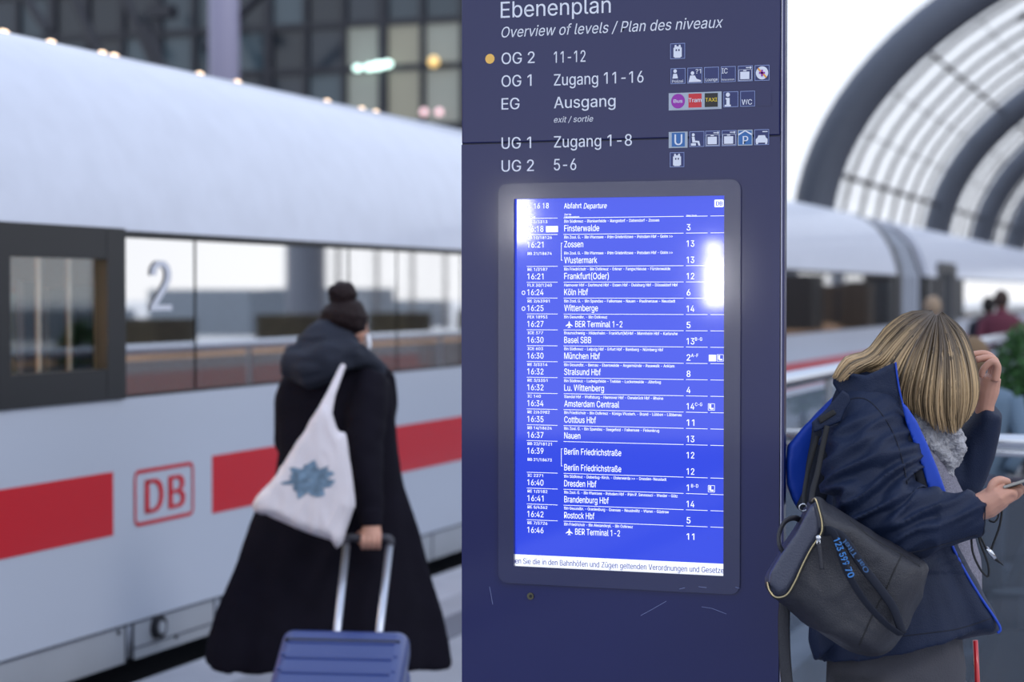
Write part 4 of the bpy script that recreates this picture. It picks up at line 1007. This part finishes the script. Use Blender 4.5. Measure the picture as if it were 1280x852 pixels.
part('loop', MB().tube([V(*p) for p in cr_spline([(1214, 664, 4.22), (1216, 690, 4.22), (1226, 712, 4.22), (1235, 720, 4.22), (1235, 705, 4.215), (1226, 680, 4.21), (1222, 664, 4.21)])], .0024, 8), M_blk, cd_, True)
part('loop', MB().tube([V(*p) for p in cr_spline([(1236, 650, 4.215), (1243, 652, 4.21), (1248, 645, 4.21), (1246, 636, 4.21)])], .002, 8), M_blk, cd_, True)
part('toggle', MB().tube([V(1232, 684, 4.21), V(1238, 690, 4.21), V(1244, 698, 4.21)], [.004, .0055, .004], 12), M_chr, cd_, True)
part('cord_end', MB().tube([V(1244, 698, 4.21), V(1254, 706, 4.21)], [.0035, .001], 8), M_blk, cd_, True)
solo('umbrella_shaft', MB().tube([V(1219, 800, 4.55), V(1222, 860, 4.55), V(1240, 1250, 4.6)], [(.006, .0075)] * 3, 10), mat('red lacquer', rgb(196, 20, 36), .3, coat=.4), 'narrow red shaft hanging below the hem of the navy jacket', 'umbrella', None, True)

# ------------------------------------------------------------------ black leather backpack
bg_ = thing('leather_backpack', V(1060, 760, 4.22), 'black leather backpack with brass zip hanging in front of the kiosk edge', 'bag')
body = [(1014, 626), (1022, 622), (1032, 632), (1062, 648), (1098, 672), (1130, 690), (1156, 706), (1158, 716), (1148, 748), (1134, 786), (1112, 808), (1098, 818), (1076, 818), (1052, 808), (1016, 782), (985, 758), (968, 746), (958, 730), (960, 716), (975, 692), (996, 662)]
body = [tuple(p[:2]) for p in cr_spline([(x, y, 0) for x, y in body + body[:1]], 2)][:-1]
part('bag_body', solid(pillow(body, 4.17, .15, 9, .72), .0055, 6, lambda p: fold(p, (9, 9, 9), .007, 12) + fold(p, (26, 26, 26), .0015, 3)), M_leath, bg_, True)
flap = [(1014, 630), (1020, 626), (1026, 645), (1027, 664), (1014, 684), (1003, 704), (992, 727), (982, 742), (970, 745), (960, 732), (962, 716), (975, 694), (996, 664)]
part('front_pocket', solid(pillow(flap, 4.095, .04, 7, .86, zf=lambda x, y: 4.10), .004, 5), mat('smooth blue black leather', rgb(58, 62, 80), .38, spec=.6, bump=.15, bscale=300), bg_, True)
zp = cr_spline([(1015, 626, 4.09), (1019, 623, 4.08), (1024, 638, 4.075), (1027.5, 655, 4.072), (1026, 667, 4.07), (1014, 685, 4.07), (1004, 704, 4.07), (993, 728, 4.07), (983, 743, 4.072), (970, 746, 4.075), (962, 738, 4.08), (959, 727, 4.09)], 8)
part('zip', MB().tube([V(*p) for p in zp], .0015, 8), M_gold, bg_, True)
part('zip_tape', MB().tube([V(p[0] + .8, p[1] + 1.0, p[2] + .004) for p in zp], .0034, 8), M_blk, bg_, True)
part('zip_slider', MB().ball(V(1023, 672, 4.06), (.006, .004, .006)).tube([V(1021, 676, 4.06), V(1025, 676, 4.06), V(1025, 680, 4.06), V(1021, 680, 4.06), V(1021, 676, 4.06)], .0014, 6), M_chr, bg_, True)
part('zip_pull', ribbon([(1023.5, 679), (1025.5, 692), (1027.5, 711)], 4.058, 3.0, .002), M_leath, bg_, True)
part('carry_loop', MB().tube([V(*p) for p in cr_spline([(1001, 650, 4.17), (992, 647, 4.15), (981, 652, 4.14), (974, 666, 4.13), (974, 680, 4.12), (979, 690, 4.12)])], [(.004, .0062)] * 31, 10, flat=FW), M_leath, bg_, True)
part('shoulder_strap', ribbon([(1034, 532, 4.26), (1028, 560, 4.25), (1022, 590, 4.23), (1016, 612, 4.18), (1014, 628, 4.12)], 4.2, 3.6, .003), M_blk, bg_, True)
part('shoulder_strap', ribbon([(1022, 545, 4.30), (1012, 580, 4.28), (1006, 612, 4.22), (1005, 632, 4.16)], 4.2, 3, .0025), M_blk, bg_, True)
part('strap_ring', MB().tube([V(1004 + 5 * math.cos(a), 634 + 4.5 * math.sin(a), 4.14) for a in [2 * math.pi * i / 14 for i in range(15)]], .0016, 6), M_chr, bg_, True)
part('hanging_strap', ribbon([(983, 742, 4.2), (980, 770, 4.2), (981, 820, 4.2), (985, 870, 4.2), (990, 960, 4.2)], 4.2, 7.5, .003), M_leath, bg_, True)
bb = [o for o in bg_.children if o.name.startswith('bag_body')][0]
draped('seam', bb, [(1128, 692), (1118, 712), (1108, 735), (1090, 770), (1074, 806)], .0016, M_blk, bg_)
draped('seam', bb, [(1062, 650), (1090, 672), (1126, 692), (1150, 708)], .0014, M_blk, bg_)
s1 = [(1028, 664, 4.085), (1040, 664, 4.065), (1047, 678, 4.06), (1053, 700, 4.055), (1064, 724, 4.055), (1082, 752, 4.06), (1106, 778, 4.07), (1126, 793, 4.09)]
s2 = [(1040, 664, 4.075), (1052, 670, 4.07), (1064, 686, 4.065), (1080, 710, 4.065), (1102, 738, 4.07), (1118, 762, 4.08), (1128, 792, 4.09)]
p1 = part('printed_strap', ribbon(s1, 4.06, 6.2, .0022), M_navd, bg_, True); p2 = part('printed_strap', ribbon(s2, 4.07, 5.6, .0022), M_navd, bg_, True)
M_blt = mat('light blue strap print', rgb(60, 130, 205), .6)
def strap_text(s, x0, y0, x1, y1, Z, cap_px, par, flip=False, dim=None):
    o = V(x0, y0, Z); e = V(x1, y1, Z); u = (e - o); L_ = u.length; u.normalize(); v_ = (-FW).cross(u) * (-1 if flip else 1)
    m_ = MB(); put_text(m_, s, o, u, v_, L_, cap_px * Z / F, .03); part('strap_lettering', m_, dim or M_blt, par)
strap_text('123 599', 1041.5, 674, 1054.5, 707, 4.048, 8.2, p1); strap_text('70', 1056, 711, 1061, 722.5, 4.046, 8.2, p1)
strap_text('Oar Titel', 1087, 713, 1057, 673, 4.055, 6.0, p2, dim=mat('dim blue strap print', rgb(52, 92, 140), .6))

# ------------------------------------------------------------------ woman in the long black coat, walking away with a suitcase
M_coat = mat('black wool coat', rgb(20, 18, 28), .9, spec=.12, var=.12, vscale=10, bump=.3, bscale=200)
M_hoodc = mat('blue black hood wool', rgb(26, 32, 48), .85, var=.12, vscale=12, bump=.3, bscale=200)
M_dh = mat('dark brown hair', rgb(32, 20, 22), .6, spec=.2, var=.3, vscale=60, bump=.5, bscale=160)
M_tote = mat('natural white cotton', rgb(214, 208, 214), .85, bump=.3, bscale=300, var=.04)
M_mask = mat('white face mask', rgb(225, 228, 236), .8)
WZ = 8.2; c0 = V(420, 800, WZ)
w1 = thing('person', (c0.x, c0.y, 0), 'person with a dark hair bun in a long black hooded coat, seen from behind', 'person')
lg = MB()
for x, Z in ((392, 8.15), (446, 8.35)):
    S([(x, 760, Z, 30, .1), (x, 810, Z, 24, .08), (x, 872, Z, 19, .06)], mb=lg)
part('trousers', solid(lg, .014, 4), mat('black trousers cloth', rgb(22, 22, 28), .9), w1, True)
for x, Z in ((392, 8.15), (446, 8.35)):
    b_ = V(x, 860, Z); f_ = Vector((0, 1, 0)); b_.z = 0
    part('shoe', solid(MB().tube([b_ + Vector((0, -.08, .05)), b_ + Vector((0, .0, .06)), b_ + Vector((0, .1, .045)), b_ + Vector((0, .19, .035))], [(.04, .045), (.05, .045), (.045, .045), (.03, .03)], 12), .01, 3), M_shoe, w1, True)
cb = MB()
rows_ = [(444, 428, 26, .07), (462, 422, 54, .11), (480, 420, 70, .13), (510, 420, 74, .13), (560, 424, 76, .13), (600, 424, 82, .14), (640, 417, 100, .15), (700, 414, 117, .18), (760, 411, 137, .22), (800, 408, 146, .25), (826, 407, 149, .26)]
rings = []
for y, cx, hw, dd in rows_:
    r_ = []; amp = max(0, (y - 590) / 230)
    for i in range(72):
        a = 2 * math.pi * i / 72; md = 1 + amp * (.05 * math.sin(7 * a + 1) + .03 * math.sin(13 * a))
        droop = amp * 9 * math.sin(3 * a + .6)
        r_.append(V(cx + hw * md * math.cos(a), y + droop, WZ) - FW * (dd * md * math.sin(a)))
    rings.append(r_)
cb.loft(rings)
S([(462, 470, 8.15, 22, .08), (460, 500, 8.1, 26, .085), (456, 560, 8.03, 25, .08), (458, 600, 7.98, 22, .07), (463, 645, 7.95, 18, .055)], mb=cb)
S([(378, 472, 8.25, 22, .08), (364, 500, 8.3, 20, .08), (360, 550, 8.4, 18, .07), (372, 580, 8.55, 16, .06)], mb=cb)
S([(462, 462, 8.3, 20, .06), (480, 478, 8.4, 16, .06), (486, 505, 8.40, 12, .06), (482, 540, 8.38, 10, .05)], mb=cb)
def cfold(p):
    d = (p - EYE).dot(FW); x = 640 + F * (p - EYE).dot(RT) / d; y = 426 - F * (p - EYE).dot(UP) / d
    return .012 * NZ.noise(Vector((x / 26, y / 160, 3))) + .006 * NZ.noise(Vector((x / 20, y / 16, 3))) * (1 if d < 8.1 and y < 640 else .3)
part('coat', solid(cb, .013, 5, cfold), M_coat, w1, True)
part('cuff', solid(S([(463, 636, 7.95, 16, .05), (464, 658, 7.94, 14.5, .042)]), .008, 2), M_coat, w1, True)
hd2 = MB()
S([(372, 440, 8.12, 14, .06), (364, 456, 8.08, 14, .07), (384, 462, 8.04, 18, .08), (412, 452, 8.02, 18, .08), (436, 440, 8.05, 16, .06), (452, 446, 8.12, 12, .05), (474, 468, 8.2, 8, .04)], 14, mb=hd2)
S([(420, 408, 8.18, 24, .08), (412, 428, 8.14, 38, .11), (412, 448, 8.13, 48, .13)], 18, mb=hd2)
part('hood', solid(hd2, .009, 4, lambda p: fold(p, (9, 9, 22), .010, 2)), M_hoodc, w1, True)
hh = MB()
S([(430, 440, 8.2, 17, .055), (434, 420, 8.19, 22, .075), (436, 405, 8.2, 24, .088), (434, 388, 8.2, 20, .08), (433, 379, 8.2, 9, .04)], 16, mb=hh)
hh.ball(V(451, 416, 8.15), (.012, .02, .026)); hh.ball(V(457, 414, 8.3), (.012, .02, .016))
part('head', solid(hh, .006, 3), M_skin, w1, True)
hb2 = MB()
S([(424, 418, 8.15, 18, .06), (428, 406, 8.16, 29, .10), (431, 392, 8.16, 29.5, .108), (431, 379, 8.16, 21, .085), (430, 372, 8.16, 9, .04)], 16, mb=hb2)
h2 = part('hair', solid(hb2, .006, 3, lambda p: fold(p, (40, 40, 40), .003, 1)), M_dh, w1, True)
bn = MB()
for i in range(7):
    a = 2 * math.pi * i / 7; bn.ball(V(428 + 8 * math.cos(a), 368 + 7 * math.sin(a), 8.14 + .02 * math.sin(3 * a)), (.033, .035, .033))
bn.ball(V(428, 367, 8.12), .045)
part('bun', solid(bn, .006, 2, lambda p: fold(p, (45, 45, 45), .005, 6)), M_dh, h2, True)
st = MB()
for i in range(14):
    a = rng.random() * math.pi; x0 = 431 + 28 * math.cos(a + math.pi / 2 + rng.normal() * .3) * (1 if i % 2 else -1); y0 = 400 + 16 * rng.normal() * .4
    st.tube([V(x0, y0, 8.16), V(x0 + rng.normal() * 4 + (3 if x0 > 431 else -3), y0 - 4 + rng.normal() * 4, 8.15)], .0012, 4)
part('loose_hair', st, M_dh, h2, kind='stuff')
part('face_mask', solid(S([(459, 418, 8.24, 3, .03), (461, 430, 8.24, 4, .035), (459, 440, 8.24, 3, .03)], 12), .006, 2), M_mask, w1, True)
# hand round the grip
fh = MB()
S([(464, 652, 7.94, 11, .03), (464, 664, 7.93, 13, .03), (464, 672, 7.92, 14, .028)], 14, mb=fh)
for i in range(4):
    x = 454 + 6.6 * i
    finger(fh, [(x, 668, 7.91), (x - .5, 677, 7.895), (x - .5, 684, 7.92), (x, 681, 7.95)], .0105, .009)
finger(fh, [(451, 664, 7.95), (447, 672, 7.96), (452, 680, 7.96)], .011, .009)
part('hand', solid(fh, .0035, 2), M_skin, w1, True)
part('ring', MB().tube([V(466.5, 680, 7.905), V(471.5, 680, 7.905)], .0035, 8), M_gold, w1)

# ------------------------------------------------------------------ tote bag on her shoulder
tt = thing('tote_bag', V(388, 690, 7.88), 'white cotton tote bag with a grey blue leaf print on the walker\'s shoulder', 'bag')
tp = [(398, 512), (405, 505), (412, 512), (418, 530), (424, 541), (431, 541), (436, 575), (441, 612), (443, 632), (434, 655), (427, 678), (421, 685), (416, 674), (392, 667), (364, 656), (340, 645), (318, 638), (316, 630), (322, 620), (340, 602), (358, 575), (376, 546)]
part('bag_body', solid(pillow(tp, 7.86, .12, 7, .86, zf=lambda x, y: 7.83 - .0002 * (y - 500)), .008, 3, lambda p: fold(p, (22, 22, 9), .006, 4)), M_tote, tt, True)
part('shoulder_strap', solid(S([(429, 456, 7.99, 4, .012), (424, 468, 7.94, 4.5, .012), (414, 492, 7.87, 6, .014), (404, 520, 7.83, 11, .02)], 12), .006, 2), M_tote, tt, True)
lf = []
for i in range(44):
    a = 2 * math.pi * i / 44; r_ = 1 + .16 * math.sin(7 * a) + .1 * math.sin(13 * a + 1) + .06 * rng.normal()
    lf.append((388 + 29 * r_ * math.cos(a) * (1.0), 600 + 20 * r_ * math.sin(a) * (1 if abs(math.cos(a)) < .8 else .8)))
from mathutils.bvhtree import BVHTree
bo = [o for o in tt.children if o.name.startswith('bag_body')][0]; bv = BVHTree.FromPolygons([v.co + tt.location for v in bo.data.vertices], [tuple(p.vertices) for p in bo.data.polygons])
def onbag(x, y):
    d = ray(x, y).normalized(); h = bv.ray_cast(EYE, d)[0]
    return (h if h else V(x, y, 7.77)) - d * .003
pr_ = MB(); n_ = len(lf); rs_ = []
for s_ in (1, .8, .6, .4, .2, .03): rs_ += [onbag(388 + (x - 388) * s_, 600 + (y - 600) * s_) for x, y in lf]
pr_.add(rs_, [(k * n_ + i, k * n_ + (i + 1) % n_, (k + 1) * n_ + (i + 1) % n_, (k + 1) * n_ + i) for k in range(5) for i in range(n_)])
part('leaf_print', pr_, mat('grey blue print', rgb(104, 128, 150), .8, var=.4, vscale=40), tt)

# ------------------------------------------------------------------ trolley suitcase
sz = 7.3
T0 = V(434, 790, sz); Hg = V(460, 674, 7.93)
ax_ = (T0 - Hg); ax_ = Vector((ax_.x, ax_.y, ax_.z)).normalized()
wx = (RT - ax_ * RT.dot(ax_)).normalized(); wx = (wx * math.cos(.03) ).normalized(); nx = ax_.cross(wx).normalized()
if nx.dot(FW) > 0: nx = -nx            # towards the camera
Lc = .58
base_z = (T0 + ax_ * Lc).z
su = thing('suitcase', (T0.x + ax_.x * Lc, T0.y + ax_.y * Lc, 0), 'blue hard shell trolley suitcase with raised handle, pulled by the person in black', 'suitcase')
M_shell = mat('blue suitcase shell', rgb(30, 52, 116), .35, coat=.3, bump=.05, bscale=300)
def SB(a, b, m=None):      # box in suitcase axes: (width, down, toward camera) metres from the top centre
    m = m or MB(); (x0, y0, z0), (x1, y1, z1) = a, b
    P = lambda x, y, z: T0 + wx * x + ax_ * y + nx * z
    return m.add([P(x0, y0, z0), P(x1, y0, z0), P(x1, y1, z0), P(x0, y1, z0), P(x0, y0, z1), P(x1, y0, z1), P(x1, y1, z1), P(x0, y1, z1)], [(0, 3, 2, 1), (4, 5, 6, 7), (0, 1, 5, 4), (1, 2, 6, 5), (2, 3, 7, 6), (3, 0, 4, 7)])
W2 = .232
bevel(part('shell', SB((-W2, 0, -.11), (W2, Lc, .025)), M_shell, su), .045, 5)
bevel(part('shell', SB((-W2, 0, -.25), (W2 + .0, Lc, -.116)), M_shell, su), .045, 5)
part('zip_seam', SB((-W2 + .012, .012, -.12), (W2 - .012, Lc - .012, -.105)), M_dark, su)
for k_ in range(5):
    y0 = .105 + .095 * k_
    bevel(part('rib', SB((-W2 + .035, y0, .015), (W2 - .045, y0 + .012 if k_ == 0 else y0 + .02, .031)), M_shell, su), .005, 2)
    part('groove', SB((-W2 + .02, y0 - .018, .02), (W2 - .03, y0 - .004, .0262)), M_dark if k_ == 0 else M_shell, su)
M_alu = mat('satin aluminium', rgb(190, 196, 210), .35, metal=.7)
for xt, xb_ in (((433, 682), (421, 792)), ((487, 682), (474, 792))):
    part('handle_bar', MB().tube([V(*xt, 7.93), V(*xb_, sz + .02)], .0145, 12), M_alu, su, True)
part('grip', MB().tube([V(*p) for p in cr_spline([(433, 684, 7.93), (433, 675, 7.93), (438, 671.5, 7.93), (460, 673, 7.935), (482, 672, 7.93), (488, 676, 7.93), (487, 685, 7.93)])], .0165, 12), mat('black grip rubber', rgb(52, 52, 62), .5), su, True)
for sx_ in (-1, 1):
    for zz in (-.2, -.02):
        p = T0 + wx * (W2 - .05) * sx_ + ax_ * (Lc + .02) + nx * zz
        part('wheel', MB().tube([p - wx * .012, p + wx * .012], .028, 16), M_dark, su)
